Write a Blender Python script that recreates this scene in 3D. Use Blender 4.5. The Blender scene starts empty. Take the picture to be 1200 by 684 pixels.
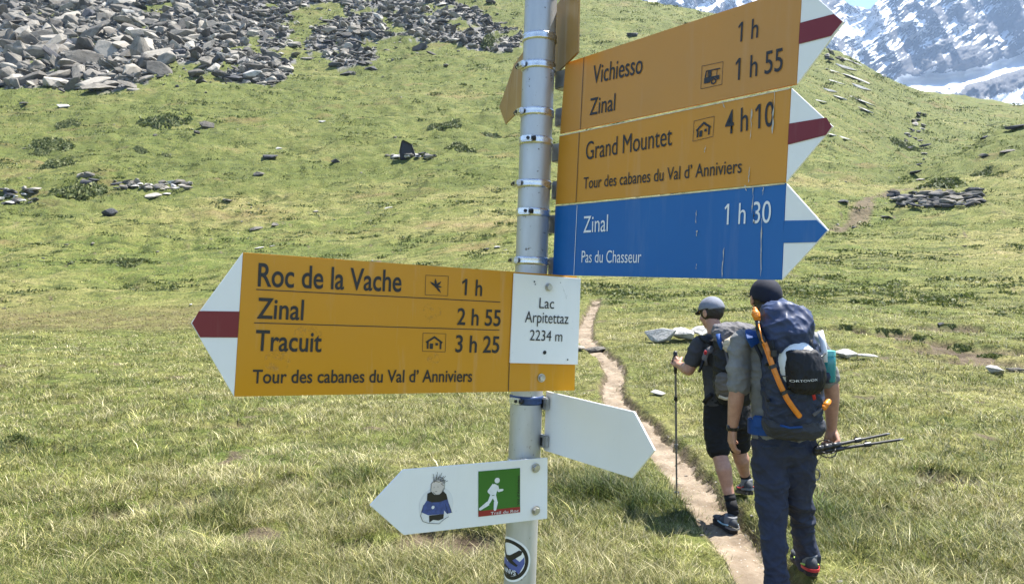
import bpy, bmesh, math, random
import numpy as np
from mathutils import Vector, Matrix

scene = bpy.context.scene
COL = scene.collection
R = math.radians
F = 833.0            # focal length of the photograph in its own pixels (1200 wide)
CAMZ = 1.65

# ------------------------------------------------------------------ camera, sky, sun
cam_data = bpy.data.cameras.new("camera")
cam_data.sensor_width = 36.0
cam_data.lens = 25.0
cam_data.clip_start = 0.05
cam_data.clip_end = 30000.0
cam = bpy.data.objects.new("camera", cam_data)
COL.objects.link(cam)
cam.location = (0, 0, CAMZ)
cam.rotation_euler = (R(90), 0, 0)
scene.camera = cam

SUN_EL, SUN_AZ = 64.0, 60.0          # azimuth clockwise from the view axis (+Y)
SKY_STRENGTH, SUN_STRENGTH, EXPOSURE = 0.088, 5.0, 1.95

world = bpy.data.worlds.new("World")
scene.world = world
world.use_nodes = True
wn = world.node_tree.nodes
bg = wn["Background"]
sky = wn.new("ShaderNodeTexSky")
sky.sky_type = 'NISHITA'
sky.sun_disc = False
sky.sun_elevation = R(SUN_EL)
sky.sun_rotation = R(SUN_AZ)
sky.altitude = 2234.0
sky.air_density = 1.0
sky.dust_density = 0.6
sky.ozone_density = 1.0
world.node_tree.links.new(sky.outputs["Color"], bg.inputs["Color"])
bg.inputs["Strength"].default_value = SKY_STRENGTH

sun_data = bpy.data.lights.new("sun", 'SUN')
sun_data.energy = SUN_STRENGTH
sun_data.angle = R(0.5)
sun_data.color = (1.0, 0.955, 0.88)
sun = bpy.data.objects.new("sun", sun_data)
COL.objects.link(sun)
_sd = Vector((math.cos(R(SUN_EL)) * math.sin(R(SUN_AZ)), math.cos(R(SUN_EL)) * math.cos(R(SUN_AZ)), math.sin(R(SUN_EL))))
sun.rotation_euler = _sd.to_track_quat('Z', 'Y').to_euler()
sun.location = (30, 20, 60)

scene.view_settings.view_transform = 'Standard'
scene.view_settings.look = 'None'
scene.view_settings.exposure = EXPOSURE
scene.view_settings.gamma = 1.0
scene.view_settings.use_curve_mapping = False
scene.cycles.max_bounces = 6
scene.cycles.diffuse_bounces = 3
scene.cycles.glossy_bounces = 2
scene.cycles.transmission_bounces = 4
scene.cycles.volume_bounces = 0
scene.cycles.use_denoising = True
scene.cycles.caustics_reflective = False
scene.cycles.caustics_refractive = False

# ------------------------------------------------------------------ generic helpers
def link(o, parent=None):
    COL.objects.link(o)
    if parent is not None:
        o.parent = parent
    return o

def tag(o, label=None, cat=None, group=None, kind=None):
    if label: o["label"] = label
    if cat: o["category"] = cat
    if group: o["group"] = group
    if kind: o["kind"] = kind
    return o

def empty(name, loc=(0, 0, 0), rot=(0, 0, 0)):
    o = bpy.data.objects.new(name, None)
    o.empty_display_size = 0.1
    o.location = loc
    o.rotation_euler = rot
    return link(o)

def mesh_np(name, verts, faces, mats, smooth=True, parent=None, fmat=None):
    """verts (n,3); faces: list of arrays (m,k)."""
    me = bpy.data.meshes.new(name)
    verts = np.asarray(verts, dtype=np.float32)
    me.vertices.add(len(verts))
    me.vertices.foreach_set("co", verts.ravel())
    faces = [np.asarray(f, dtype=np.int32) for f in faces if len(f)]
    loops = np.concatenate([f.ravel() for f in faces])
    tot = np.concatenate([np.full(len(f), f.shape[1], dtype=np.int32) for f in faces])
    start = np.concatenate([[0], np.cumsum(tot)[:-1]]).astype(np.int32)
    me.loops.add(len(loops))
    me.loops.foreach_set("vertex_index", loops)
    me.polygons.add(len(tot))
    me.polygons.foreach_set("loop_start", start)
    me.polygons.foreach_set("loop_total", tot)
    me.polygons.foreach_set("use_smooth", np.full(len(tot), smooth, dtype=bool))
    for m in (mats if isinstance(mats, (list, tuple)) else [mats]):
        me.materials.append(m)
    if fmat is not None:
        me.polygons.foreach_set("material_index", np.asarray(fmat, dtype=np.int32))
    me.update(calc_edges=True)
    o = bpy.data.objects.new(name, me)
    return link(o, parent)

def from_bm(name, bm, mat, parent=None, smooth=False, angle=None):
    me = bpy.data.meshes.new(name)
    bm.normal_update()
    bm.to_mesh(me)
    bm.free()
    for m in (mat if isinstance(mat, (list, tuple)) else [mat]):
        me.materials.append(m)
    if smooth:
        me.polygons.foreach_set("use_smooth", np.ones(len(me.polygons), dtype=bool))
        if angle:
            me.set_sharp_from_angle(angle=R(angle))
    o = bpy.data.objects.new(name, me)
    return link(o, parent)

def col_attr(me, name, cols):
    a = me.color_attributes.new(name, 'FLOAT_COLOR', 'POINT')
    c = np.ones((len(me.vertices), 4), dtype=np.float32)
    c[:, :3] = cols
    a.data.foreach_set("color", c.ravel())

def val_attr(me, name, v):
    a = me.attributes.new(name, 'FLOAT', 'POINT')
    a.data.foreach_set("value", np.asarray(v, dtype=np.float32).ravel())

# smooth gradient noise in numpy
_rng = np.random.default_rng(7)
_PERM = np.concatenate([_rng.permutation(256)] * 3)
_GR = _rng.normal(size=(256, 3)); _GR /= np.linalg.norm(_GR, axis=1)[:, None]
def noise3(x, y, z):
    x = np.asarray(x, float); y = np.asarray(y, float); z = np.broadcast_to(np.asarray(z, float), x.shape)
    xi = np.floor(x).astype(int); yi = np.floor(y).astype(int); zi = np.floor(z).astype(int)
    xf, yf, zf = x - xi, y - yi, z - zi
    u, v, w = [t * t * t * (t * (t * 6 - 15) + 10) for t in (xf, yf, zf)]
    def g(dx, dy, dz):
        h = _PERM[(_PERM[(_PERM[(xi + dx) & 255] + yi + dy) & 255] + zi + dz) & 255]
        gr = _GR[h]
        return gr[..., 0] * (xf - dx) + gr[..., 1] * (yf - dy) + gr[..., 2] * (zf - dz)
    a = g(0,0,0)*(1-u)+g(1,0,0)*u; b = g(0,1,0)*(1-u)+g(1,1,0)*u
    c = g(0,0,1)*(1-u)+g(1,0,1)*u; d = g(0,1,1)*(1-u)+g(1,1,1)*u
    return (a*(1-v)+b*v)*(1-w)+(c*(1-v)+d*v)*w
def fbm(x, y, z=0.0, oct=4, lac=2.05, gain=0.5):
    s = 0; a = 1.0; f = 1.0; t = 0
    for i in range(oct):
        s = s + a * noise3(x * f + 13.7 * i, y * f - 7.1 * i, z + 3.3 * i)
        t += a; a *= gain; f *= lac
    return s / t * 1.6
def sstep(a, b, x):
    t = np.clip((x - a) / (b - a), 0, 1)
    return t * t * (3 - 2 * t)

# ------------------------------------------------------------------ node material helpers
class NT:
    def __init__(self, name):
        self.m = bpy.data.materials.new(name)
        self.m.use_nodes = True
        self.t = self.m.node_tree
        self.b = self.t.nodes["Principled BSDF"]
        self.out = self.t.nodes["Material Output"]
        self._co = None
    def n(self, typ, **kw):
        nd = self.t.nodes.new(typ)
        for k, v in kw.items():
            setattr(nd, k, v)
        return nd
    def l(self, a, b):
        self.t.links.new(a, b)
    def val(self, sock, v):
        if hasattr(v, "is_linked") or isinstance(v, bpy.types.NodeSocket):
            self.l(v, sock)
        else:
            sock.default_value = v
    def coord(self, kind="Object"):
        if self._co is None:
            self._co = self.n("ShaderNodeTexCoord")
        return self._co.outputs[kind]
    def noise(self, scale, detail=4, rough=0.55, vec=None, dist=0.0, out="Fac"):
        nd = self.n("ShaderNodeTexNoise")
        nd.inputs["Scale"].default_value = scale
        nd.inputs["Detail"].default_value = detail
        nd.inputs["Roughness"].default_value = rough
        nd.inputs["Distortion"].default_value = dist
        self.l(vec if vec is not None else self.coord(), nd.inputs["Vector"])
        return nd.outputs[out]
    def mapping(self, scale=(1, 1, 1), rot=(0, 0, 0), vec=None):
        nd = self.n("ShaderNodeMapping")
        nd.inputs["Scale"].default_value = scale
        nd.inputs["Rotation"].default_value = rot
        self.l(vec if vec is not None else self.coord(), nd.inputs["Vector"])
        return nd.outputs["Vector"]
    def ramp(self, fac, stops, interp='LINEAR'):
        nd = self.n("ShaderNodeValToRGB")
        cr = nd.color_ramp
        cr.interpolation = interp
        while len(cr.elements) < len(stops):
            cr.elements.new(0.5)
        for e, (p, c) in zip(cr.elements, stops):
            e.position = p
            e.color = (c, c, c, 1) if isinstance(c, (int, float)) else (*c, 1)
        self.l(fac, nd.inputs["Fac"])
        return nd.outputs["Color"]
    def mix(self, fac, a, b, mode='MIX'):
        nd = self.n("ShaderNodeMix", data_type='RGBA', blend_type=mode)
        for s, v in ((nd.inputs[0], fac), (nd.inputs[6], a), (nd.inputs[7], b)):
            if isinstance(v, tuple) and len(v) == 3: v = (*v, 1)
            self.val(s, v)
        return nd.outputs[2]
    def math(self, op, a, b=0.0, clamp=False):
        nd = self.n("ShaderNodeMath", operation=op, use_clamp=clamp)
        self.val(nd.inputs[0], a); self.val(nd.inputs[1], b)
        return nd.outputs[0]
    def attr(self, name, out="Color"):
        nd = self.n("ShaderNodeAttribute", attribute_name=name)
        return nd.outputs[out]
    def bump(self, h, strength=0.3, dist=0.02):
        nd = self.n("ShaderNodeBump")
        nd.inputs["Strength"].default_value = strength
        nd.inputs["Distance"].default_value = dist
        self.l(h, nd.inputs["Height"])
        self.l(nd.outputs["Normal"], self.b.inputs["Normal"])
    def set(self, color=None, rough=None, metal=None, spec=None):
        if color is not None:
            if isinstance(color, tuple) and len(color) == 3: color = (*color, 1)
            self.val(self.b.inputs["Base Color"], color)
        if rough is not None: self.val(self.b.inputs["Roughness"], rough)
        if metal is not None: self.val(self.b.inputs["Metallic"], metal)
        if spec is not None: self.val(self.b.inputs["Specular IOR Level"], spec)
        return self

def simple_mat(name, color, rough=0.6, metal=0.0, var=0.15, scale=30.0, bump=0.0, spec=0.5, dirt=None):
    """a base colour broken up by noise; never one flat value"""
    t = NT(name)
    n1 = t.noise(scale, 5, 0.6)
    dark = tuple(c * (1 - var) for c in color); lite = tuple(min(1, c * (1 + var)) for c in color)
    c = t.ramp(n1, [(0.3, dark), (0.7, lite)])
    if dirt:
        n2 = t.noise(scale * 0.27, 6, 0.7)
        c = t.mix(t.ramp(n2, [(0.52, 0.0), (0.75, dirt[1])]), c, dirt[0])
    r = t.math('ADD', t.math('MULTIPLY', n1, 0.2), rough - 0.1)
    t.set(c, r, metal, spec)
    if bump:
        t.bump(n1, bump, 0.002)
    return t.m
# ------------------------------------------------------------------ the lie of the land
# per bearing (pixel column of the photograph -> tan of the bearing): metres ahead, metres above the eye
_TAB = {
 -400: [(0,-1.63),(10,-1.6),(25,-1.5),(35,-1.3),(45,0.2),(60,4.5),(75,11),(95,20),(120,32),(145,46),(175,63),(215,88),(245,108),(330,172),(500,290)],
 0:    [(0,-1.63),(4,-1.63),(10,-1.62),(25,-1.55),(35,-1.45),(40,-1.15),(50,0.7),(60,3.4),(75,8.5),(95,17),(120,29),(145,42),(175,58),(215,82),(245,102),(330,165),(500,280)],
 200:  [(0,-1.63),(4,-1.63),(10,-1.62),(25,-1.55),(35,-1.40),(40,-1.05),(50,0.9),(60,3.6),(75,8.7),(95,17),(120,29),(145,43),(175,60),(215,85),(245,105),(330,165),(500,275)],
 400:  [(0,-1.64),(4,-1.64),(10,-1.62),(20,-1.5),(30,-1.1),(38,-0.4),(50,1.8),(65,5.5),(80,10.5),(100,19),(125,31),(150,44),(180,61),(215,84),(260,118),(350,180),(500,250)],
 600:  [(0,-1.65),(4,-1.66),(8,-1.66),(12,-1.58),(18,-1.15),(25,-0.55),(30,0.0),(45,2.5),(60,6),(80,12.5),(100,20),(130,34),(170,57),(215,86),(270,128),(400,190)],
 700:  [(0,-1.65),(4,-1.66),(6,-1.68),(8.5,-1.66),(12,-1.52),(15,-1.32),(20,-0.95),(25,-0.45),(30,0.1),(45,2.8),(60,6.2),(80,12.5),(100,20),(140,40),(200,76),(240,101),(270,113),(330,118),(450,115)],
 820:  [(0,-1.65),(4,-1.66),(6,-1.67),(8.5,-1.62),(12,-1.42),(15,-1.25),(20,-0.85),(25,-0.4),(30,0.1),(45,2.8),(60,6.2),(80,12.5),(100,20),(150,43),(220,86),(260,103.5),(300,109),(400,105)],
 900:  [(0,-1.65),(4,-1.66),(6,-1.66),(9,-1.58),(12,-1.42),(15,-1.25),(20,-0.85),(25,-0.4),(30,0.1),(45,2.7),(60,6.1),(80,12),(100,19.5),(150,41),(220,77),(265,98),(310,102),(400,98)],
 985:  [(0,-1.65),(4,-1.65),(6,-1.64),(9,-1.55),(12,-1.42),(15,-1.25),(20,-0.85),(25,-0.4),(30,0.1),(45,2.6),(60,6),(80,11.5),(100,18),(150,38),(200,60),(250,83),(290,99),(330,101),(450,92)],
 1050: [(0,-1.65),(4,-1.65),(6,-1.63),(9,-1.55),(12,-1.42),(15,-1.25),(20,-0.9),(25,-0.45),(30,0.0),(45,2.6),(60,5.8),(80,11),(98,17.0),(110,17.0),(130,23),(170,39),(220,60),(260,76),(300,84.5),(340,86),(450,78)],
 1120: [(0,-1.65),(4,-1.65),(6,-1.63),(9,-1.57),(12,-1.45),(15,-1.3),(20,-0.95),(25,-0.5),(30,0.0),(45,2.8),(60,6.2),(80,12),(98,18.5),(105,21.6),(114,20.0),(140,25),(170,36),(220,55),(290,81),(340,82),(480,75)],
 1200: [(0,-1.65),(4,-1.65),(6,-1.63),(9,-1.58),(12,-1.48),(15,-1.35),(20,-1.0),(25,-0.55),(30,0.0),(45,3.0),(60,6.5),(80,13),(98,21.5),(107,26.6),(120,23.0),(150,28.5),(200,45),(290,76.5),(340,79),(480,72)],
 1450: [(0,-1.65),(12,-1.5),(20,-1.0),(30,0.0),(45,3.5),(60,8),(80,16),(100,26),(112,29),(125,28),(150,36),(200,60),(290,92),(340,100),(480,100)],
}
_YS = np.concatenate([np.arange(0, 30, 0.5), np.arange(30, 120, 2.0), np.arange(120, 505, 5.0)])
_US = np.linspace(-1.2, 1.1, 231)
def _build_table():
    keys = sorted(_TAB); us = [(k - 600) / F for k in keys]
    rows = np.array([np.interp(_YS, *zip(*_TAB[k])) for k in keys])
    out = np.array([np.interp(_US, us, rows[:, j]) for j in range(len(_YS))])    # (nY, nU)
    # soften the kinks along the bearing
    k = np.exp(-0.5 * (np.arange(-8, 9) / 2.5) ** 2); k /= k.sum()
    pad = np.pad(out, ((0, 0), (8, 8)), mode='edge')
    out = np.array([np.convolve(r, k, 'valid') for r in pad])
    k2 = np.array([.06, .24, .4, .24, .06])
    pad = np.pad(out, ((2, 2), (0, 0)), mode='edge')
    out = sum(k2[i] * pad[i:i + len(out)] for i in range(5))
    return out
_GRID = _build_table()
def base_height(x, y):
    """metres above the eye, without roughness"""
    x = np.asarray(x, float); y = np.asarray(y, float)
    th = np.arctan2(x, y); r = np.hypot(x, y)
    lim_lo, lim_hi = math.atan(-1.15), math.atan(1.05)
    tc = np.clip(th, lim_lo, lim_hi)
    Y = np.clip(r * np.cos(tc), 0, 500); U = np.tan(tc)
    fi = np.interp(Y, _YS, np.arange(len(_YS))); i = np.clip(fi.astype(int), 0, len(_YS) - 2); a = fi - i
    fj = np.clip((U - _US[0]) / (_US[1] - _US[0]), 0, len(_US) - 1.001); j = fj.astype(int); b = fj - j
    h = (_GRID[i, j]*(1-b)+_GRID[i, j+1]*b)*(1-a) + (_GRID[i+1, j]*(1-b)+_GRID[i+1, j+1]*b)*a
    over = np.maximum(th - lim_hi, lim_lo - th)
    w = 1 - sstep(0.05, 1.3, over)
    h = -1.65 + (h + 1.65) * w
    far = r * np.cos(tc) - 500
    return h - np.where(far > 0, far * 0.1, 0) * w

def hit(px, py, y0=2.0, y1=480.0):
    """the point of the ground that a sight line meets (used to read distances off the photograph)"""
    u, e = (px - 600) / F, (342 - py) / F
    Y = np.concatenate([np.arange(y0, 40, 0.02), np.arange(40, y1, 0.2)])
    d = base_height(u * Y, Y) - e * Y
    k = np.argmax(d >= 0) if (d >= 0).any() else len(Y) - 1
    return u * Y[k], Y[k]

# the trodden path, read from near to far: (column, row, width in metres)
_PATH_PX = [(948, 760, .50), (925, 700, .50), (895, 665, .46), (866, 630, .46), (838, 595, .48), (806, 556, .50), (776, 520, .50), (748, 492, .48),
            (724, 470, .46), (715, 455, .48), (722, 437, .50), (714, 421, .5), (697, 408, .58), (684, 394, .62), (686, 380, .55), (692, 366, .5), (697, 356, .42), (702, 349, .35)]
PATH = np.array([(*hit(px, py), w * .78) for px, py, w in _PATH_PX])
PATH = np.vstack([[PATH[0, 0] + 0.35, 2.2, .5], [PATH[0, 0] + 0.9, 0.2, .5], PATH]) if False else np.vstack([[2.0, 1.2, .5], PATH])
def _densify(P, n=400):
    d = np.concatenate([[0], np.cumsum(np.hypot(*np.diff(P[:, :2], axis=0).T))])
    # Catmull-like smoothing by interpolation then a moving average
    t = np.linspace(0, d[-1], n)
    Q = np.stack([np.interp(t, d, P[:, k]) for k in range(3)], 1)
    k = np.exp(-0.5 * (np.arange(-9, 10) / 4.0) ** 2); k /= k.sum()
    for c in range(3):
        Q[:, c] = np.convolve(np.pad(Q[:, c], 9, mode='edge'), k, 'valid')
    return Q
PATHC = _densify(PATH)
def path_dist(x, y):
    """distance from the path's middle minus its half width (negative on the path)"""
    x = np.asarray(x, float); y = np.asarray(y, float)
    out = np.full(x.shape, 9.0)
    near = (y > -1) & (y < 45) & (x > -3) & (x < 8)
    if near.any():
        X, Yv = x[near], y[near]
        best = np.full(X.shape, 9.0)
        for cx, cy, w in PATHC[::2]:
            best = np.minimum(best, np.hypot(X - cx, Yv - cy) - w / 2)
        out[near] = best
    return out

_T2 = _densify(np.array([(*hit(px, py), .55) for px, py in [(915, 282), (950, 274), (985, 266), (1003, 257), (1010, 246), (1016, 234), (1032, 226), (1055, 221), (1085, 221)]]), 160)
def trail_dist(x, y):
    x = np.asarray(x, float); y = np.asarray(y, float)
    out = np.full(x.shape, 9.0)
    near = (y > _T2[:, 1].min() - 6) & (y < _T2[:, 1].max() + 6) & (x > _T2[:, 0].min() - 6) & (x < _T2[:, 0].max() + 6)
    if near.any():
        b = np.full(near.sum(), 9.0)
        for k, (cx, cy, w) in enumerate(_T2):
            b = np.minimum(b, np.hypot(x[near] - cx, y[near] - cy) - (w / 2 + (0.35 if 60 < k < 105 else 0)))
        out[near] = b
    return out

# broken turf: where the sod is torn open to dark soil (column, row, reach in metres)
BARE = [(*hit(a, b), c) for a, b, c in [(1128, 411, 1.3), (1160, 424, 1.0), (1092, 399, .8), (1042, 391, .9), (1196, 412, 1.1), (1110, 384, 1.2), (228, 582, .34), (272, 497, .42), (140, 600, .24), (520, 632, .40), (30, 524, .40), (1060, 600, .2), (420, 640, .2), (655, 560, .24), (330, 560, .2), (180, 545, .22), (90, 470, .3), (1110, 560, .3), (985, 385, .7)]]
def bare_mask(x, y):
    x = np.asarray(x, float); y = np.asarray(y, float)
    out = np.zeros(x.shape)
    for cx, cy, c in BARE:
        k = (np.abs(x - cx) < 2.6 * c) & (np.abs(y - cy) < 2.6 * c)
        if k.any():
            q = np.hypot((x[k] - cx) / 1.5, y[k] - cy) / c + 0.75 * fbm(x[k] * 1.6 / c, y[k] * 1.6 / c, 181.0, 4)
            out[k] = np.maximum(out[k], 1 - sstep(0.55, 0.75, q))
    return out

def rough_height(x, y):
    r = np.hypot(x, y)
    h = 0.085 * fbm(x * 1.5, y * 1.5, 0.0, 3) * sstep(0.5, 3, r)
    h = h + 0.022 * fbm(x * 5.5, y * 5.5, 4.0, 2) * (1 - sstep(14, 30, r))
    a = sstep(9, 45, r)
    h = h + a * (0.28 + 0.45 * sstep(40, 80, r)) * fbm(x * 0.30, y * 0.42, 2.0, 4, gain=0.62)
    b = sstep(45, 120, r)
    h = h + b * 1.7 * fbm(x * 0.07, y * 0.11, 5.0, 4, gain=0.55)
    h = h - b * 1.15 * np.abs(fbm(x * 0.15, y * 0.30, 8.0, 4)) + a * 0.30 * np.abs(fbm(x * 0.34, y * 0.8, 18.0, 3))
    # cattle terraces: little steps along the contour
    bh = base_height(x, y)
    ph = bh / 1.25 + 1.6 * fbm(x * 0.09, y * 0.09, 23.0, 3)
    fr = ph - np.floor(ph)
    saw = np.where(fr < 0.75, fr / 0.75 * 0.5, 0.5 - (fr - 0.75) / 0.25 * 0.5)
    msk = sstep(-0.12, 0.25, fbm(x * 0.05, y * 0.08, 33.0, 3)) * sstep(32, 60, r)
    h = h - 1.15 * saw * msk
    c = sstep(150, 280, r)
    h = h + c * 2.6 * fbm(x * 0.03, y * 0.05, 15.0, 5, gain=0.55)
    return h

def ground_z(x, y, path=True):
    x = np.asarray(x, float); y = np.asarray(y, float)
    h = CAMZ + base_height(x, y) + rough_height(x, y)
    h = h - (0.05 + 0.007 * np.minimum(np.hypot(x, y), 20)) * bare_mask(x, y)
    if path:
        pd = path_dist(x, y)
        wob = 0.05 * fbm(x * 3.0, y * 3.0, 21.0, 3)
        h = h - 0.12 * (1 - sstep(-0.05, 0.06, pd + wob))
    return h
def gz(x, y):
    return float(ground_z(np.array([x]), np.array([y]))[0])

def meet(px, py):
    """as hit(), on the finished ground with its humps"""
    _, y0 = hit(px, py)
    u, e = (px - 600) / F, (342 - py) / F
    Y = np.linspace(y0 * 0.72, y0 * 1.45, 260)
    d = ground_z(u * Y, Y, False) - CAMZ - e * Y
    k = np.argmax(d >= 0) if (d >= 0).any() else 98
    return float(u * Y[k]), float(Y[k])

# where the boulder field lies: polygons of bearing/rise read off the photograph, tested on directions as they stand in the land
def lushness(x, y):
    """1 where the slope stays fresh and green: the middle band, the hollows and the far hill"""
    r = np.hypot(x, y)
    a = 0.75 * sstep(72, 95, r + 10 * fbm(x * 0.03, y * 0.03, 7.0, 3)) * (1 - 0.6 * sstep(85, 95, r) * (1 - sstep(112, 122, r)) * sstep(0.3, 0.45, x / np.maximum(y, .1)))
    hollow = fbm(x * 0.05, y * 0.08, 171.0, 4)
    return np.clip(a + 0.9 * sstep(0.02, 0.35, hollow) * sstep(25, 60, r) - 0.5 * sstep(0.0, 0.35, -hollow), 0, 1)

def in_poly(px, py, poly):
    inside = np.zeros(np.shape(px), bool)
    n = len(poly)
    for i in range(n):
        (x1, y1), (x2, y2) = poly[i], poly[(i + 1) % n]
        c = ((y1 > py) != (y2 > py))
        xx = (x2 - x1) * (py - y1) / ((y2 - y1) if y2 != y1 else 1e-9) + x1
        inside ^= c & (px < xx)
    return inside
_SCREE_PX = [(-60, 104), (60, 103), (120, 106), (175, 98), (190, 76), (235, 72), (262, 92), (325, 98), (331, 76), (350, 62), (380, 64), (390, 76), (428, 78), (440, 60), (392, 48),
             (420, 46), (470, 44), (520, 50), (575, 60), (606, 62), (612, 40), (585, 28), (560, 12), (520, -6), (470, -40), (-60, -60)]
_GREEN_PX = [[(330, 60), (340, 14), (390, -2), (412, 8), (398, 22), (372, 34), (352, 58)], [(95, 56), (110, 46), (135, 45), (132, 56)], [(165, 6), (205, 2), (200, 16), (170, 16)]]
# the field as ground plan
SCREE = [hit(a, max(b, -60)) for a, b in _SCREE_PX]
GREENS = [[hit(a, b) for a, b in p] for p in _GREEN_PX]
def scree_mask(x, y):
    wob_x = 6 * fbm(x * 0.09, y * 0.09, 31.0, 5, gain=.65); wob_y = 8 * fbm(x * 0.09, y * 0.09, 41.0, 5, gain=.65)
    m = in_poly(x + wob_x, y + wob_y, SCREE)
    for g in GREENS:
        m &= ~in_poly(x + wob_x, y + wob_y, g)
    m &= ~(fbm(x * 0.10, y * 0.10, 61.0, 4) > 0.20)
    return m

# ------------------------------------------------------------------ ground material
def ground_material():
    t = NT("alpine_turf")
    pos = t.n("ShaderNodeNewGeometry").outputs["Position"]
    flat = t.mapping((1, 1.8, 1), vec=pos)
    big = t.noise(0.045, 5, 0.6, flat)
    mid = t.noise(0.55, 6, 0.62, flat)
    fine = t.noise(7.0, 6, 0.7, pos)
    green = t.ramp(mid, [(0.25, (0.065, 0.088, 0.020)), (0.42, (0.110, 0.140, 0.030)), (0.6, (0.175, 0.185, 0.050)), (0.8, (0.27, 0.25, 0.10))])
    dry = t.ramp(mid, [(0.25, (0.12, 0.125, 0.036)), (0.5, (0.235, 0.215, 0.075)), (0.75, (0.36, 0.30, 0.145))])
    c = t.mix(t.math('MULTIPLY', t.ramp(big, [(0.42, 0.0), (0.66, 1.0)]), t.math('SUBTRACT', 1.0, t.attr('lush', 'Fac'))), green, dry)
    c = t.mix(t.math('MULTIPLY', t.attr('lush', 'Fac'), 0.6), c, (0.105, 0.120, 0.030))
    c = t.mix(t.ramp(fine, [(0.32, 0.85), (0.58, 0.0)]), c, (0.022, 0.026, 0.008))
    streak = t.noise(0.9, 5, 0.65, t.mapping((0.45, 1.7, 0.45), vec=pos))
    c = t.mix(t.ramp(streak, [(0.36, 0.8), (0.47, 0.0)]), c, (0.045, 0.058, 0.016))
    # reddish heath
    heath = t.noise(0.09, 4, 0.6, t.mapping((1, 2.2, 1), vec=pos))
    c = t.mix(t.math('MULTIPLY', t.ramp(heath, [(0.58, 0.0), (0.72, 1.0)]), 0.45), c, (0.17, 0.10, 0.055))
    c = t.mix(t.math("MULTIPLY", t.attr("reed", "Fac"), 0.7), c, (0.125, 0.095, 0.045))
    # bare soil and stony ground
    soil = t.ramp(t.noise(2.2, 6, 0.65, pos), [(0.3, (0.045, 0.033, 0.022)), (0.7, (0.17, 0.13, 0.085))])
    c = t.mix(t.attr("soil", "Fac"), c, soil)
    stone = t.ramp(t.noise(1.6, 8, 0.75, pos), [(0.3, (0.05, 0.048, 0.045)), (0.7, (0.26, 0.25, 0.235))])
    c = t.mix(t.attr("scree", "Fac"), c, stone)
    t.set(c, 0.9, 0.0, 0.15)
    t.bump(t.math('ADD', t.noise(1.2, 8, 0.7, pos), t.math('MULTIPLY', fine, 0.35)), 0.9, 0.25)
    return t.m

def build_ground():
    dense = np.radians(np.concatenate([np.arange(-180, -52, 4.0), np.arange(-52, 52.01, 0.17), np.arange(56, 180, 4.0)]))
    rad = [0.25]
    while rad[-1] < 2200:
        r = rad[-1]
        rad.append(r * (1.0095 if 3 < r < 330 else 1.05))
    rad = np.array(rad)
    T, Rr = np.meshgrid(dense, rad)
    X, Y = Rr * np.sin(T), Rr * np.cos(T)
    Z = ground_z(X, Y)
    nT, nR = len(dense), len(rad)
    verts = np.stack([X, Y, Z], -1).reshape(-1, 3)
    idx = np.arange(nT * nR).reshape(nR, nT)
    a = idx[:-1, :]; b = idx[1:, :]
    an = np.roll(a, -1, 1); bn = np.roll(b, -1, 1)
    quads = np.stack([a, an, bn, b], -1).reshape(-1, 4)[:, ::-1]
    verts = np.vstack([verts, [[0, 0, float(np.mean(Z[0]))]]])
    c = len(verts) - 1
    tris = np.stack([np.full(nT, c), np.roll(idx[0], -1), idx[0]], -1)[:, ::-1]
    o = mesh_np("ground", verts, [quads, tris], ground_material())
    x, y = verts[:, 0], verts[:, 1]
    pd = path_dist(x, y)
    soil = 1 - sstep(-0.03, 0.07, pd + 0.08 * fbm(x * 4, y * 4, 3.0, 3))
    bare = fbm(x * 1.3, y * 1.6, 51.0, 4)
    soil = np.maximum(soil, sstep(0.36, 0.5, bare) * sstep(2, 4, y) * (1 - sstep(60, 90, y)))
    soil = np.maximum(soil, 0.9 * (1 - sstep(0.0, 0.5, trail_dist(x, y) + 0.3 * fbm(x, y, 3.0, 3))))
    soil = np.maximum(soil, bare_mask(x, y))
    val_attr(o.data, "soil", soil)
    val_attr(o.data, "lush", lushness(x, y))
    sc = scree_mask(x, y).astype(float)
    val_attr(o.data, "scree", sc)
    u = x / np.maximum(y, 0.1)
    reed = sstep(24, 29, y) * (1 - sstep(38, 44, y)) * (1 - sstep(-0.18, -0.02, u)) * (0.55 + 0.5 * fbm(x * 0.3, y * 0.3, 61.0, 3))
    val_attr(o.data, "reed", np.clip(reed, 0, 1))
    tag(o, kind="structure")
    return o
build_ground()

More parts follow.
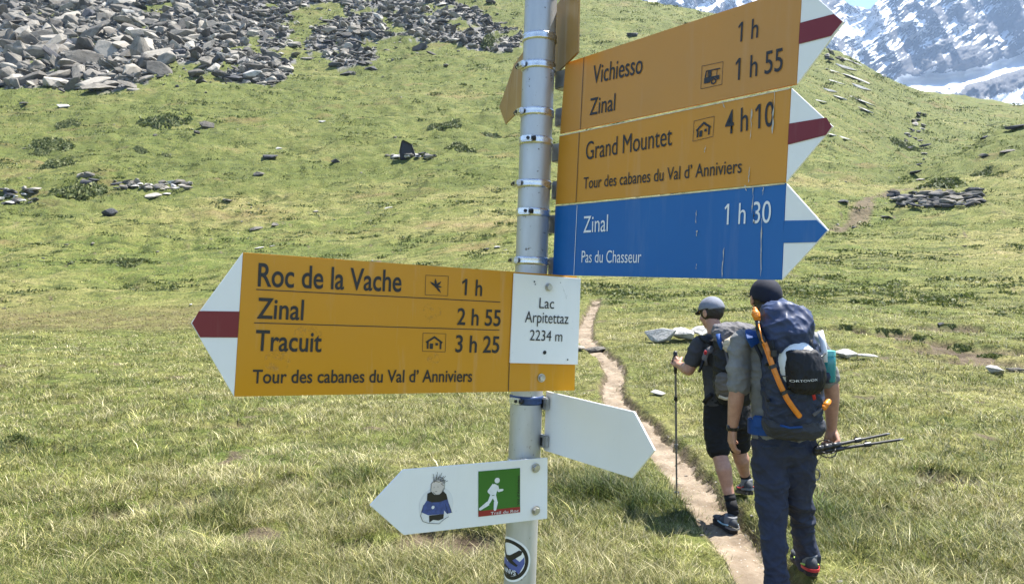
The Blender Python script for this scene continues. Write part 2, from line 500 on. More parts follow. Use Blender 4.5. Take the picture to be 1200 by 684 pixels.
def build_path():
    t = NT("trodden_earth")
    pos = t.n("ShaderNodeNewGeometry").outputs["Position"]
    n1 = t.noise(3.0, 6, 0.6, pos); n2 = t.noise(26.0, 6, 0.7, pos)
    c = t.ramp(n1, [(0.25, (0.115, 0.088, 0.062)), (0.5, (0.215, 0.172, 0.126)), (0.75, (0.32, 0.265, 0.20))])
    c = t.mix(t.ramp(n2, [(0.32, 0.8), (0.5, 0.0)]), c, (0.16, 0.115, 0.075))
    vo = t.n("ShaderNodeTexVoronoi"); vo.inputs["Scale"].default_value = 22.0
    t.l(pos, vo.inputs["Vector"])
    c = t.mix(t.ramp(vo.outputs["Distance"], [(0.10, 0.6), (0.16, 0.0)]), c, (0.45, 0.42, 0.38))
    t.set(c, 0.95, 0, 0.1)
    t.bump(t.math('ADD', n1, t.math('MULTIPLY', n2, 0.5)), 0.6, 0.03)
    P = _densify(PATH, 700)
    tang = np.gradient(P[:, :2], axis=0); tang /= np.linalg.norm(tang, axis=1)[:, None]
    nor = np.stack([-tang[:, 1], tang[:, 0]], 1)
    m = 23
    s = np.linspace(-1, 1, m)
    wl = 1 + 0.55 * fbm(P[:, 0] * 2.6, P[:, 1] * 2.6, 71.0, 4); wr = 1 + 0.55 * fbm(P[:, 0] * 2.6, P[:, 1] * 2.6, 77.0, 4)
    wob = np.where(s[None, :] > 0, wl[:, None], wr[:, None])
    X = P[:, 0:1] + nor[:, 0:1] * s * (P[:, 2:3] / 2 * wob)
    Y = P[:, 1:2] + nor[:, 1:2] * s * (P[:, 2:3] / 2 * wob)
    Z = ground_z(X, Y) + 0.014 - 0.04 * np.abs(s) ** 6 + 0.034 * fbm(X * 5, Y * 5, 3.0, 5, gain=.6)
    idx = np.arange(X.size).reshape(X.shape)
    q = np.stack([idx[:-1, :-1], idx[1:, :-1], idx[1:, 1:], idx[:-1, 1:]], -1).reshape(-1, 4)[:, ::-1]
    o = mesh_np("path", np.stack([X, Y, Z], -1).reshape(-1, 3), [q], t.m)
    tag(o, kind="structure")
build_path()
# ------------------------------------------------------------------ the glaciated mountain across the valley
def build_mountain():
    t = NT("glaciated_rock")
    pos = t.n("ShaderNodeNewGeometry").outputs["Position"]
    n1 = t.noise(0.006, 8, 0.7, pos); n2 = t.noise(0.035, 7, 0.7, pos)
    rock = t.ramp(n1, [(0.3, (0.045, 0.045, 0.05)), (0.7, (0.16, 0.152, 0.148))])
    rock = t.mix(t.ramp(n2, [(0.35, 0.6), (0.6, 0.0)]), rock, (0.055, 0.055, 0.06))
    sn = t.math('ADD', t.attr("snow", "Fac"), t.math('MULTIPLY', t.math('SUBTRACT', n2, 0.5), 0.5))
    sfac = t.ramp(sn, [(0.44, 0.0), (0.54, 1.0)])
    c = t.mix(sfac, rock, (0.82, 0.84, 0.87))
    t.set(c, 0.8, 0, 0.2)
    t.bump(n2, 0.9, 25.0)
    px = np.arange(480, 1560, 1.3); py = np.arange(-170, 215, 1.3)
    PX, PY = np.meshgrid(px, py)
    ridge = np.interp(px, [480, 640, 720, 800, 870, 930, 965, 985, 1000, 1020, 1036, 1060, 1110, 1200, 1300, 1420, 1560],
                      [60, -5, -45, -70, -40, -18, -8, 0, 9, 9, -8, -40, -85, -140, -150, -90, -20])
    ridge = ridge + 9 * fbm(px * 0.03, px * 0, 3.0, 5)
    # rows squeezed between the crest and the foot
    f = (PY - py[0]) / (py[-1] - py[0])
    E = ridge[None, :] + f ** 1.15 * (215 - ridge[None, :])
    D = 3050 + (150 - E) * 4.2
    gl = np.interp(PX, [1030, 1080, 1130, 1200, 1260], [100, 98, 92, 72, 60]) + 5 * fbm(PX / 22.0, E / 40.0, 44.0, 4)       # the glacier's middle line
    D = D + 260 * sstep(14, -14, E - gl)
    a = (PX * 0.78 - E * 0.62) / 60.0; b = (PX * 0.62 + E * 0.78) / 60.0          # strata climb to the right
    rid = 1 - np.abs(fbm(a * 0.9, b * 2.6, 0.0, 5, gain=0.55)) * 1.6
    rid2 = 1 - np.abs(fbm(PX / 55.0, E / 75.0, 9.0, 5, gain=0.5)) * 1.6
    ice = np.exp(-((E - gl) / 9.5) ** 2) * sstep(1030, 1060, PX)
    gully = 1 - np.abs(fbm(PX / 85.0 - E / 210.0, E / 230.0, 5.0, 3)) * 2.0
    D = D - (110 * rid + 150 * rid2 + 230 * gully + 22 * fbm(PX / 12.0, E / 12.0, 2.0, 4, gain=.6)) * (1 - 0.85 * ice)
    X = (PX - 600) / F * D; Z = CAMZ + (342 - E) / F * D
    Pm = np.stack([X, D, Z], -1)
    du = np.gradient(Pm, axis=1); dv = np.gradient(Pm, axis=0)
    nrm = np.cross(du, dv); nrm /= np.linalg.norm(nrm, axis=-1, keepdims=True)
    up = np.abs(nrm[..., 2])
    # snow: where it lies on this face
    def g(x, y, sx, sy): return np.exp(-((PX - x) / sx) ** 2 - ((E - y) / sy) ** 2)
    s = 0.40 + 0.55 * g(1018, 25, 30, 30) + 0.30 * g(860, -5, 90, 30) + 0.22 * g(1075, 30, 25, 22) + 0.16 * g(1000, 55, 30, 22)
    s = s + 0.42 * g(1124, 36, 14, 8) + 0.35 * g(1110, 12, 8, 10) + 0.22 * g(1170, 45, 22, 9) + 0.2 * g(1160, 8, 25, 8)
    s = s - 0.24 * g(1130, 72, 48, 16) - 0.14 * g(1165, 25, 22, 14) - 0.25 * g(1180, 88, 34, 9) - 0.12 * g(1110, 48, 20, 10)
    bands = fbm(a * 1.1, b * 5.0, 12.0, 5, gain=0.6)
    s = s - 0.06 + (0.95 * (up - np.median(up)) + 0.38 * bands + 0.22 * fbm(PX / 30.0, E / 22.0, 31.0, 5, gain=0.55)) * (1 - ice)
    low = np.exp(-((E - gl - 19) / 9.0) ** 2) * sstep(1115, 1135, PX)
    s = np.maximum(s - 0.35 * low, np.where(ice > 0.42, 1.0, 0))
    s = np.maximum(s, 0.9 * np.exp(-((E - gl - 45) / 16.0) ** 2) * sstep(1090, 1120, PX))
    idx = np.arange(PX.size).reshape(PX.shape)
    q = np.stack([idx[:-1, :-1], idx[1:, :-1], idx[1:, 1:], idx[:-1, 1:]], -1).reshape(-1, 4)
    V = np.stack([X, D, Z], -1).reshape(-1, 3)
    # the far side falls away behind the crest
    nT = len(px)
    back = np.stack([X[0] * 1.25, D[0] * 1.25, np.full(nT, -300.0)], -1)
    bi = np.arange(nT) + len(V)
    q2 = np.stack([bi[:-1], idx[0, :-1], idx[0, 1:], bi[1:]], -1)
    o = mesh_np("mountain", np.vstack([V, back]), [q, q2], t.m)
    val_attr(o.data, "snow", np.concatenate([s.ravel(), np.full(nT, 0.6)]))
    tag(o, kind="structure")
    return o
build_mountain()

def build_haze():
    t = NT("clear_mountain_air")
    t.t.nodes.remove(t.b)
    v = t.n("ShaderNodeVolumePrincipled")
    v.inputs["Color"].default_value = (0.46, 0.66, 1.0, 1)
    v.inputs["Density"].default_value = HAZE_DENSITY
    v.inputs["Anisotropy"].default_value = 0.0
    t.l(v.outputs[0], t.out.inputs["Volume"])
    bm = bmesh.new()
    bmesh.ops.create_cube(bm, size=1.0)
    x0, x1, y0, y1, z0, z1 = -5200, 6200, -2600, 6600, -420, 2700
    for w in bm.verts:
        w.co = ((x0 + x1) / 2 + w.co.x * (x1 - x0), (y0 + y1) / 2 + w.co.y * (y1 - y0), (z0 + z1) / 2 + w.co.z * (z1 - z0))
    o = from_bm("haze", bm, t.m)
    tag(o, kind="stuff")
    o["label"] = "thin blue mountain air in front of the far peak"
HAZE_DENSITY = 0.9e-4
build_haze()

# ------------------------------------------------------------------ rocks
def rock_material(name, lo, hi, lichen=0.35, vary=1.0):
    t = NT(name)
    co = t.coord("Object")
    rnd = t.n("ShaderNodeObjectInfo").outputs["Random"]
    add = t.n("ShaderNodeVectorMath", operation='ADD')
    t.l(co, add.inputs[0])
    cb = t.n("ShaderNodeCombineXYZ")
    for i in range(3): t.l(t.math('MULTIPLY', rnd, 37.0 + 11 * i), cb.inputs[i])
    t.l(cb.outputs[0], add.inputs[1])
    v = add.outputs[0]
    n1 = t.noise(1.3, 8, 0.72, v); n2 = t.noise(6.0, 6, 0.7, v)
    c = t.ramp(n1, [(0.28, lo), (0.72, hi)])
    c = t.mix(t.ramp(n2, [(0.33, 0.7), (0.5, 0.0)]), c, tuple(a * 0.45 for a in lo))
    c = t.mix(t.ramp(t.noise(2.7, 6, 0.7, v), [(0.60, 0.0), (0.70, lichen)]), c, (0.36, 0.36, 0.27))
    c = t.mix(t.ramp(rnd, [(0.0, 0.72 * vary), (0.35, 0.35 * vary), (0.6, 0.0)]), c, tuple(a * 0.5 for a in lo))
    c = t.mix(t.ramp(rnd, [(0.7, 0.0), (1.0, 0.55 * vary)]), c, tuple(min(.62, a * 1.5) for a in hi))
    t.set(c, 0.9, 0, 0.25)
    t.bump(t.math('ADD', n1, t.math('MULTIPLY', n2, 0.4)), 0.8, 0.12)
    return t.m
M_ROCK = rock_material("gneiss", (0.095, 0.086, 0.074), (0.29, 0.265, 0.225))
M_ROCK_DARK = rock_material("dark_schist", (0.028, 0.028, 0.032), (0.10, 0.10, 0.105), 0.15, .2)
M_ROCK_PALE = rock_material("pale_quartzite", (0.33, 0.32, 0.295), (0.54, 0.52, 0.48), 0.15, .15)

def rock_mesh(name, seed, mat, flat=0.55, n=16, rounded=0.0):
    rr = random.Random(seed)
    bm = bmesh.new()
    for i in range(n):
        v = Vector((rr.gauss(0, 1), rr.gauss(0, 1), rr.gauss(0, 1))).normalized()
        k = rr.uniform(0.75, 1.0)
        bm.verts.new((v.x * k, v.y * k * rr.uniform(.8, 1), v.z * flat * k))
    bmesh.ops.convex_hull(bm, input=bm.verts)
    bmesh.ops.delete(bm, geom=[v for v in bm.verts if not v.link_faces], context='VERTS')
    bmesh.ops.dissolve_limit(bm, angle_limit=R(9), verts=bm.verts, edges=bm.edges)
    bmesh.ops.bevel(bm, geom=list(bm.edges), offset=0.05 + rounded, segments=1, affect='EDGES', clamp_overlap=True)
    bmesh.ops.triangulate(bm, faces=bm.faces)
    bmesh.ops.subdivide_edges(bm, edges=[e for e in bm.edges if e.calc_length() > 0.35], cuts=1, use_grid_fill=True)
    for v in bm.verts:
        p = v.co
        k = float(noise3(np.array([p.x * 2.3 + seed]), np.array([p.y * 2.3]), np.array([p.z * 2.3]))[0])
        v.co = p * (1 + 0.16 * k)
    me = bpy.data.meshes.new(name)
    bm.normal_update(); bm.to_mesh(me); bm.free()
    me.materials.append(mat)
    if rounded:
        me.polygons.foreach_set("use_smooth", np.ones(len(me.polygons), dtype=bool))
        me.set_sharp_from_angle(angle=R(35))
    return me
ROCKS = [rock_mesh("boulder", 11 + i, M_ROCK, [0.55, 0.7, 0.9, 0.6, 0.45, 0.8][i % 6], 12 + i % 5) for i in range(10)]
ROCKS_DARK = [rock_mesh("boulder", 51 + i, M_ROCK_DARK, [0.5, 0.65, 0.4][i % 3], 13) for i in range(5)]
ROCKS_PALE = [rock_mesh("boulder", 81 + i, M_ROCK_PALE, [0.4, 0.55, 0.3][i % 3], 13) for i in range(4)]
ROCK_SPOTS = []          # for keeping grass out from under stones

def place_rock(me, x, y, s, rz, tilt=(0, 0), sink=0.25, name="boulder", sx=1.0, sz=1.0, lift=0.0):
    o = bpy.data.objects.new(name, me)
    o.scale = (s * sx, s, s * sz)
    e = 1.2
    nx = -(base_height(x + e, y) - base_height(x - e, y)) / (2 * e); ny = -(base_height(x, y + e) - base_height(x, y - e)) / (2 * e)
    q = Vector((float(nx), float(ny), 1)).normalized()
    q = Vector((0, 0, 1)).lerp(q, 0.8).normalized().to_track_quat('Z', 'Y').to_matrix()
    o.rotation_euler = (q @ Matrix.Rotation(rz, 3, 'Z') @ Matrix.Rotation(tilt[0], 3, 'X') @ Matrix.Rotation(tilt[1], 3, 'Y')).to_euler()
    o.location = (x, y, gz(x, y) + s * (0.42 - sink) * sz + lift)
    ROCK_SPOTS.append((x, y, s * max(1, sx)))
    return link(o)

def build_scree():
    rr = random.Random(5)
    rng = np.random.default_rng(5)
    # scatter over the field's plan; big blocks along its foot, finer stuff up the slope
    P = np.array(SCREE)
    x0, y0 = P.min(0); x1, y1 = P.max(0); y1 = min(y1, 300); x0 = max(x0, -240)
    n = 120000
    X = rng.uniform(x0, x1, n); Y = rng.uniform(y0, y1, n)
    m = scree_mask(X, Y) & (X / Y > -0.80)
    # a thin spill of single stones round the edge
    edge = scree_mask(X + rng.normal(0, 9, n), Y + rng.normal(0, 9, n)) & (rng.random(n) < 0.10) & (X / Y > -0.80)
    X, Y = X[m | edge], Y[m | edge]
    # outcrop tongue between the two fields
    d = np.hypot(X, Y)
    left = sstep(-0.25, -0.62, X / Y)
    u = rng.random(len(X))
    S = (0.17 + 0.30 * u + 1.3 * u ** 14 + left * (0.04 + 0.22 * u + 1.5 * u ** 14)) * (0.8 + 0.25 * sstep(120, 220, d))
    keep = rng.random(len(X)) < np.where(S > 0.9, 1.0, 0.85)
    X, Y, S = X[keep], Y[keep], S[keep]
    order = np.argsort(-S / np.hypot(X, Y))
    # blocks must not share one spot: drop the big ones that crowd each other
    chosen = []
    rest = []
    for i in order:
        if len(chosen) < 290:
            if all((X[i]-X[j])**2 + (Y[i]-Y[j])**2 > (0.55 * (S[i] + S[j]))**2 for j in chosen):
                chosen.append(i); continue
            continue
        rest.append(i)
    for i in chosen:
        me = rr.choice(ROCKS) if rr.random() < 0.9 else rr.choice(ROCKS_DARK[:2] + ROCKS_PALE[:1])
        o = place_rock(me, X[i], Y[i], S[i], rr.uniform(0, 6.28), (rr.gauss(0.15, .5), rr.gauss(0, .5)), sink=0.12, name="boulder", sx=rr.uniform(1.0, 2.0), sz=rr.uniform(.5, 1.0))
        tag(o, "grey angular boulder lying among the blocks of the scree slope", "boulder", "boulders of the scree slope")
    rest = rest[:20000]
    vs, fs, off = [], [], 0
    protos = []
    for me in ROCKS:
        v = np.empty(len(me.vertices) * 3, np.float32); me.vertices.foreach_get("co", v)
        me.calc_loop_triangles()
        f = np.empty(len(me.loop_triangles) * 3, np.int32); me.loop_triangles.foreach_get("vertices", f)
        protos.append((v.reshape(-1, 3), f.reshape(-1, 3)))
    xs, ys = X[rest], Y[rest]; zs = ground_z(xs, ys, False)
    tint = []
    for k, i in enumerate(rest):
        v, f = protos[rr.randrange(len(protos))]
        M = np.array(Matrix.Rotation(rr.uniform(0, 6.28), 3, 'Z') @ Matrix.Rotation(rr.gauss(.1, .4), 3, 'X') @ Matrix.Rotation(rr.gauss(0, .4), 3, 'Y'))
        s = S[i]
        w = (v * [s * rr.uniform(.8, 2.0), s, s * rr.uniform(.45, 1.0)]) @ M.T + [xs[k], ys[k], zs[k] + s * 0.22]
        vs.append(w); fs.append(f + off); off += len(v)
        tint.append(np.full(len(v), rr.random()))
    t = NT("scree_gneiss")
    pos = t.n("ShaderNodeNewGeometry").outputs["Position"]
    tn = t.attr("tint", "Fac")
    c = t.ramp(tn, [(0.0, (0.05, 0.05, 0.05)), (0.3, (0.125, 0.115, 0.10)), (0.6, (0.21, 0.194, 0.166)), (0.9, (0.32, 0.295, 0.25)), (1.0, (0.46, 0.435, 0.385))])
    c = t.mix(t.ramp(t.noise(1.5, 7, 0.7, pos), [(0.35, 0.7), (0.6, 0.0)]), c, (0.07, 0.07, 0.07))
    t.set(c, 0.9, 0, 0.2)
    t.bump(t.noise(2.5, 6, 0.7, pos), 0.8, 0.1)
    o = mesh_np("scree_rubble", np.concatenate(vs), [np.concatenate(fs)], t.m, smooth=False)
    val_attr(o.data, "tint", np.concatenate(tint))
    tag(o, "grey rubble of small angular blocks covering the scree slope", "scree", "boulders of the scree slope", "stuff")
build_scree()

# single stones that stand out: column, row, half width in photograph pixels, which stone, flatness, label
_STONES = [
 (297, 92, 17, "pale", .9, "big white block at the right foot of the scree, brightest stone on the slope"),
 (101, 76, 27, "grey", .75, "long dark edged slab tilted at the foot of the scree slope"),
 (72, 99, 17, "dark", .9, "dark block at the very bottom edge of the scree, above the grass"),
 (150, 90, 18, "grey", .6, "pale grey slab at the scree foot beside the long tilted slab"),
 (141, 8, 21, "grey", 1.0, "large rounded boulder near the top of the scree field"),
 (205, 68, 20, "dark", .7, "long dark wedge shaped boulder on the lower rim of the scree"),
 (20, 42, 20, "grey", .4, "long flat pale slab lying level in the left of the scree"),
 (140, 54, 12, "dark", .9, "dark upright block in the middle of the scree"),
 (75, 126, 10, "pale", .35, "flat whitish stone in the grass just below the scree"),
 (157, 107, 11, "grey", .35, "flat grey slab touching the grass under the scree foot"),
 (26, 125, 10, "grey", .3, "low flat dark edged stone in grass, farthest left below the scree"),
 (243, 150, 11, "grey", .9, "pointed grey rock standing alone in the middle of the green slope"),
 (231, 157, 5, "grey", .8, "small stone beside the lone pointed grey rock"),
 (128, 253, 14, "dark", 1.0, "black hump shaped boulder sunk in the lower meadow slope"),
 (300, 269, 9, "grey", .5, "grey oval stone below the right end of the stone wall"),
 (323, 265, 7, "grey", .55, "grey stone next to the oval one on the meadow slope"),
 (267, 237, 8, "grey", .4, "flat grey stone lying below the wall's right end"),
 (180, 231, 14, "grey", .35, "long flat slab at the foot of the tumbled stone wall"),
 (304, 206, 10, "grey", .5, "pale stone heap top right of the tumbled wall"),
 (316, 186, 12, "dark", .4, "dark flat rock with pale edge on the middle slope"),
 (327, 175, 7, "pale", .5, "pale stone above the dark flat rock on the slope"),
 (393, 191, 6, "dark", .9, "small black rock left of the dark standing slab"),
 (455, 245, 7, "pale", .45, "small pale stone right above the yellow Tracuit sign"),
 (569, 293, 6, "dark", .6, "small dark stone in the grass left of the pole"),
 (583, 290, 6, "pale", .4, "little white stone in the grass left of the pole"),
 (377, 143, 6, "pale", .4, "whitish stone in the upper green slope"),
 (435, 82, 10, "dark", .5, "dark rock in grass under the middle outcrop"),
 (303, 291, 7, "pale", .25, "flat white stone just above the arrow head of the yellow sign"),
 (319, 289, 5, "pale", .3, "smaller white flake just above the yellow sign"),
 (78, 288, 3.5, "grey", .6, "small pebble grey stone low on the left slope"),
 (82, 311, 4, "grey", .6, "small grey stone at the bottom of the left slope"),
 (195, 228, 6, "pale", .4, "pale stone tucked against the tumbled wall"),
 (1190, 153, 12, "dark", .8, "dark rock on the right hand knoll at the frame edge"),
 (1152, 163, 7, "dark", .6, "dark stone on the knoll crest left of the dark rock"),
 (1180, 178, 9, "grey", .35, "flat grey stone on the knoll side"),
 (1153, 183, 8, "grey", .4, "grey stone below the knoll crest"),
 (1040, 256, 9, "dark", .35, "flat dark stone below the long heap of slabs"),
 (1000, 267, 4, "dark", .8, "small black stone below the bare path scar"),
 (987, 237, 9, "dark", .5, "dark broken stone left of the bare path scar"),
 (741, 43, 9, "dark", .8, "dark boulder on the steep grass above the top yellow sign"),
 (1103, 380, 7, "dark", .3, "dark stone in the turf on the right meadow"),
]
_MS = {"grey": ROCKS, "dark": ROCKS_DARK, "pale": ROCKS_PALE}
def build_stones():
    rr = random.Random(21)
    for k, (px, py, hw, kind, fl, lab) in enumerate(_STONES):
        x, y = meet(px, py)
        s = hw / F * y
        me = _MS[kind][k % len(_MS[kind])]
        o = place_rock(me, x, y, s * 0.75, rr.uniform(-.5, .5), (rr.gauss(0, .08), rr.gauss(0, .08)), sink=0.12, sx=1.35, sz=fl * 1.25)
        tag(o, lab, "boulder", "single stones on the slopes")
    # unremarkable small stones dotted over the meadow slopes
    for k in range(110):
        u = rr.uniform(-0.72, 0.72); Y = 34 * (6.5 ** rr.random())
        x = u * Y
        if scree_mask(np.array([x]), np.array([Y]))[0]: continue
        s = Y * rr.uniform(1.0, 3.2) / F
        kind = rr.choice(["grey", "grey", "pale", "dark"])
        o = place_rock(rr.choice(_MS[kind]), x, Y, s, rr.uniform(0, 6.28), (0, 0), sink=0.2, name="stone", sx=1.3, sz=.8)
        tag(o, "little stone dotted in the grass of the slope", "stone", "little stones dotted over the grass slopes")
build_stones()

def stone_row(cx, cy, hw, hh, n, seed, name, label, cat, group, kinds, sizes, flat=.7):
    rr = random.Random(seed)
    for k in range(n):
        px = cx + rr.uniform(-hw, hw); py = cy + rr.uniform(-hh, hh)
        x, y = meet(px, py)
        s = rr.uniform(*sizes) * 1.35 / F * y
        me = rr.choice(_MS[rr.choice(kinds)])
        o = place_rock(me, x, y, s, rr.uniform(-.6, .6), (rr.gauss(0, .15), rr.gauss(0, .15)), sink=-0.05, name=name, sx=rr.uniform(1.1, 1.8), sz=flat * rr.uniform(.7, 1.2))
        tag(o, label, cat, group)
stone_row(182, 219, 48, 4, 44, 3, "wall_stone", "stone in the low tumbled wall across the left slope", "stone", "stones of the tumbled wall", ["grey", "dark", "grey", "pale"], (2.0, 4.6), 1.0)
stone_row(22, 232, 24, 8, 26, 4, "heap_stone", "stone in the loose heap at the left edge", "stone", "stones of the heap at the left edge", ["grey", "pale", "dark", "grey"], (2.5, 5.0), .95)
stone_row(92, 213, 22, 10, 8, 6, "mound_stone", "rock showing round the grassy mound beside the wall", "stone", "rocks round the grassy mound", ["dark", "grey"], (3, 6.5))
stone_row(1098, 236, 52, 8, 85, 8, "slab", "flat slab in the long dark heap on the right slope", "slab", "slabs of the heap on the right slope", ["dark", "dark", "grey"], (3.0, 6.0), .85)
stone_row(400, 55, 28, 16, 26, 9, "outcrop_block", "block of the small outcrop below the scree's middle", "boulder", "blocks of the middle outcrop", ["grey", "dark", "grey"], (3, 7.5), .9)
stone_row(318, 92, 12, 9, 12, 10, "foot_block", "grey block packed behind the big white block", "boulder", "blocks behind the big white block", ["grey"], (3, 6))
stone_row(478, 184, 30, 3, 30, 12, "footing_stone", "stone lying round the base of the dark standing slab", "stone", "stones round the dark standing slab", ["pale", "dark", "grey"], (2, 4.5), 1.1)
stone_row(450, 22, 120, 20, 0, 13, "x", "x", "x", "x", ["grey"], (2, 3)) if False else None
def ledges():
    rr = random.Random(4)
    for (px, py, hw, ln, rz) in [(990, 82, 6, 3.4, -.95), (999, 93, 7, 3.6, -.95), (1008, 104, 6, 3.0, -1.0), (1009, 120, 6, 3.8, -1.0), (1015, 131, 4, 3.2, -1.0), (980, 98, 5, 3.0, -.9), (972, 108, 5, 2.6, -.9), (985, 116, 4, 2.8, -.95),
                                 (978, 86, 4, 2.4, -.9), (994, 72, 4, 2.6, -.8), (962, 122, 4, 2.6, -.9), (990, 164, 5, 2.6, -.4), (975, 160, 4, 2.2, -.4), (1002, 76, 4, 2.4, -.9)]:
        x, y = meet(px, py); s = hw / F * y
        o = place_rock(rr.choice(ROCKS_PALE), x, y, s * .95, rz + rr.gauss(0, .08), (0, 0), sink=0.05, name="ledge_rock", sx=ln, sz=.7)
        tag(o, "pale rock ledge running down the steep grass right of the signs", "rock", "rock ledges in the steep grass")
ledges()
stone_row(985, 66, 22, 7, 8, 15, "crest_rock", "dark rock on the hill crest below the mountain", "rock", "dark rocks on the hill crest", ["dark", "grey"], (2.5, 5), .9)
stone_row(1072, 175, 14, 42, 22, 16, "gully_stone", "stone in the narrow stony gully of the far slope", "stone", "stones of the gully", ["grey", "dark"], (2, 4.5))

# the pale slabs by the path and in the meadow
def near_slab(px, py, hw, flat, seed, label, name="slab", kind="pale"):
    x, y = meet(px, py)
    s = hw / F * y
    o = place_rock(_MS[kind][seed % len(_MS[kind])], x, y, s * 1.0, 0.3 * seed, (0.05, -0.04), sink=-0.05, name=name, sx=1.3, sz=flat)
    tag(o, label, "slab", "pale slabs in the meadow")
near_slab(772, 401, 20, 1.0, 1, "broad pale slab in the grass left of the grey capped hiker")
near_slab(800, 400, 17, 1.15, 8, "blocky pale rock between the broad slab and the hiker's raised arm")
near_slab(825, 398, 20, 1.1, 2, "pale cracked slab behind the grey capped hiker's arm")
near_slab(697, 407, 13, .6, 3, "flat slab lying across the path beside the white name plate", kind="grey")
near_slab(676, 410, 11, .6, 9, "grey slab in the path just behind the name plate's edge", kind="grey")
near_slab(990, 420, 16, .8, 4, "low pale slab in the grass right of the teal bottle")
near_slab(1015, 421, 13, .7, 10, "smaller pale slab at the right end of the low pale slab")
near_slab(1168, 438, 15, .7, 5, "pale stone by the dark turf bank on the right")
near_slab(1190, 436, 11, .7, 6, "grey stone in the dark turf bank at the right edge", kind="grey")
near_slab(770, 462, 12, .4, 7, "thin flat stone in the grass left of the walking pole")

# the dark standing slab on the slope: a leaning plate with a hollow face
def standing_slab():
    x, y = meet(478, 187)
    k = y / F
    pts = [(-9, 0), (-10, 10), (-7.5, 21), (-5.5, 22.5), (4, 18), (6.5, 12), (10, 0)]
    bm = bmesh.new()
    vf = [bm.verts.new((a * k, -0.0 - b * k * .06, b * k)) for a, b in pts]
    f = bm.faces.new(vf)
    r = bmesh.ops.extrude_face_region(bm, geom=[f])
    for v in r["geom"]:
        if isinstance(v, bmesh.types.BMVert): v.co += Vector((k * 1.5, k * 6, 0))
    inner = bmesh.ops.inset_region(bm, faces=[f], thickness=k * 1.6, depth=0)
    for v in f.verts: v.co.y += k * 1.8
    bmesh.ops.recalc_face_normals(bm, faces=bm.faces)
    o = from_bm("standing_slab", bm, simple_mat("slate_black", (0.022, 0.023, 0.03), 0.7, var=.35, scale=1.2, bump=.3))
    o.location = (x, y, gz(x, y) - k * 1)
    o.rotation_euler = (0, 0, 0.25)
    tag(o, "dark slate slab standing upright among stones on the green slope", "slab")
standing_slab()

# ------------------------------------------------------------------ low shrubs
def leaf_cloud(n, seed, rx, ry, rz, leaf, mound=True):
    rng = np.random.default_rng(seed)
    d = rng.normal(size=(n, 3)); d /= np.linalg.norm(d, axis=1)[:, None]
    if mound: d[:, 2] = np.abs(d[:, 2])
    lump = 1 + 0.6 * fbm(d[:, 0] * 2 + seed, d[:, 1] * 2, d[:, 2] * 2, 3)
    p = d * (rng.random(n) ** 0.35)[:, None] * lump[:, None] * [rx, ry, rz]
    ax = rng.normal(size=(n, 3)); ax /= np.linalg.norm(ax, axis=1)[:, None]
    bx = np.cross(ax, rng.normal(size=(n, 3))); bx /= np.linalg.norm(bx, axis=1)[:, None]
    s = leaf * rng.uniform(.6, 1.4, n)[:, None]
    V = np.stack([p - ax * s, p + bx * s * .45, p + ax * s, p - bx * s * .45], 1).reshape(-1, 3)
    return V, np.arange(n * 4).reshape(-1, 4), np.repeat(rng.random(n), 4)
def leaf_material(name, cols):
    t = NT(name)
    c = t.ramp(t.attr("tint", "Fac"), cols)
    t.set(c, 0.6, 0, 0.3)
    tr = t.n("ShaderNodeBsdfTranslucent"); t.l(c, tr.inputs["Color"])
    mx = t.n("ShaderNodeMixShader"); mx.inputs[0].default_value = 0.3
    t.l(t.b.outputs[0], mx.inputs[1]); t.l(tr.outputs[0], mx.inputs[2]); t.l(mx.outputs[0], t.out.inputs["Surface"])
    return t.m
M_JUNIPER = leaf_material("juniper_needles", [(0, (0.045, 0.062, 0.014)), (0.6, (0.10, 0.125, 0.034)), (1, (0.19, 0.20, 0.07))])
def shrub(px, py, hw, hh, seed, label, name="juniper_shrub", n=1600, group="low shrubs on the slopes"):
    x, y = meet(px, py)
    k = y / F
    if hh < hw: hh *= 0.62
    V, fcs, tint = leaf_cloud(n, seed, hw * k, max(hw * .6, hh) * k, hh * k, max(hw, hh) * k * .09 + 0.02)
    V[:, 2] += ground_z(V[:, 0] + x, V[:, 1] + y, False) - gz(x, y) - 0.05
    o = mesh_np(name, V, [fcs], M_JUNIPER, smooth=False)
    val_attr(o.data, "tint", tint)
    o.location = (x, y, gz(x, y))
    tag(o, label, "shrub", group)
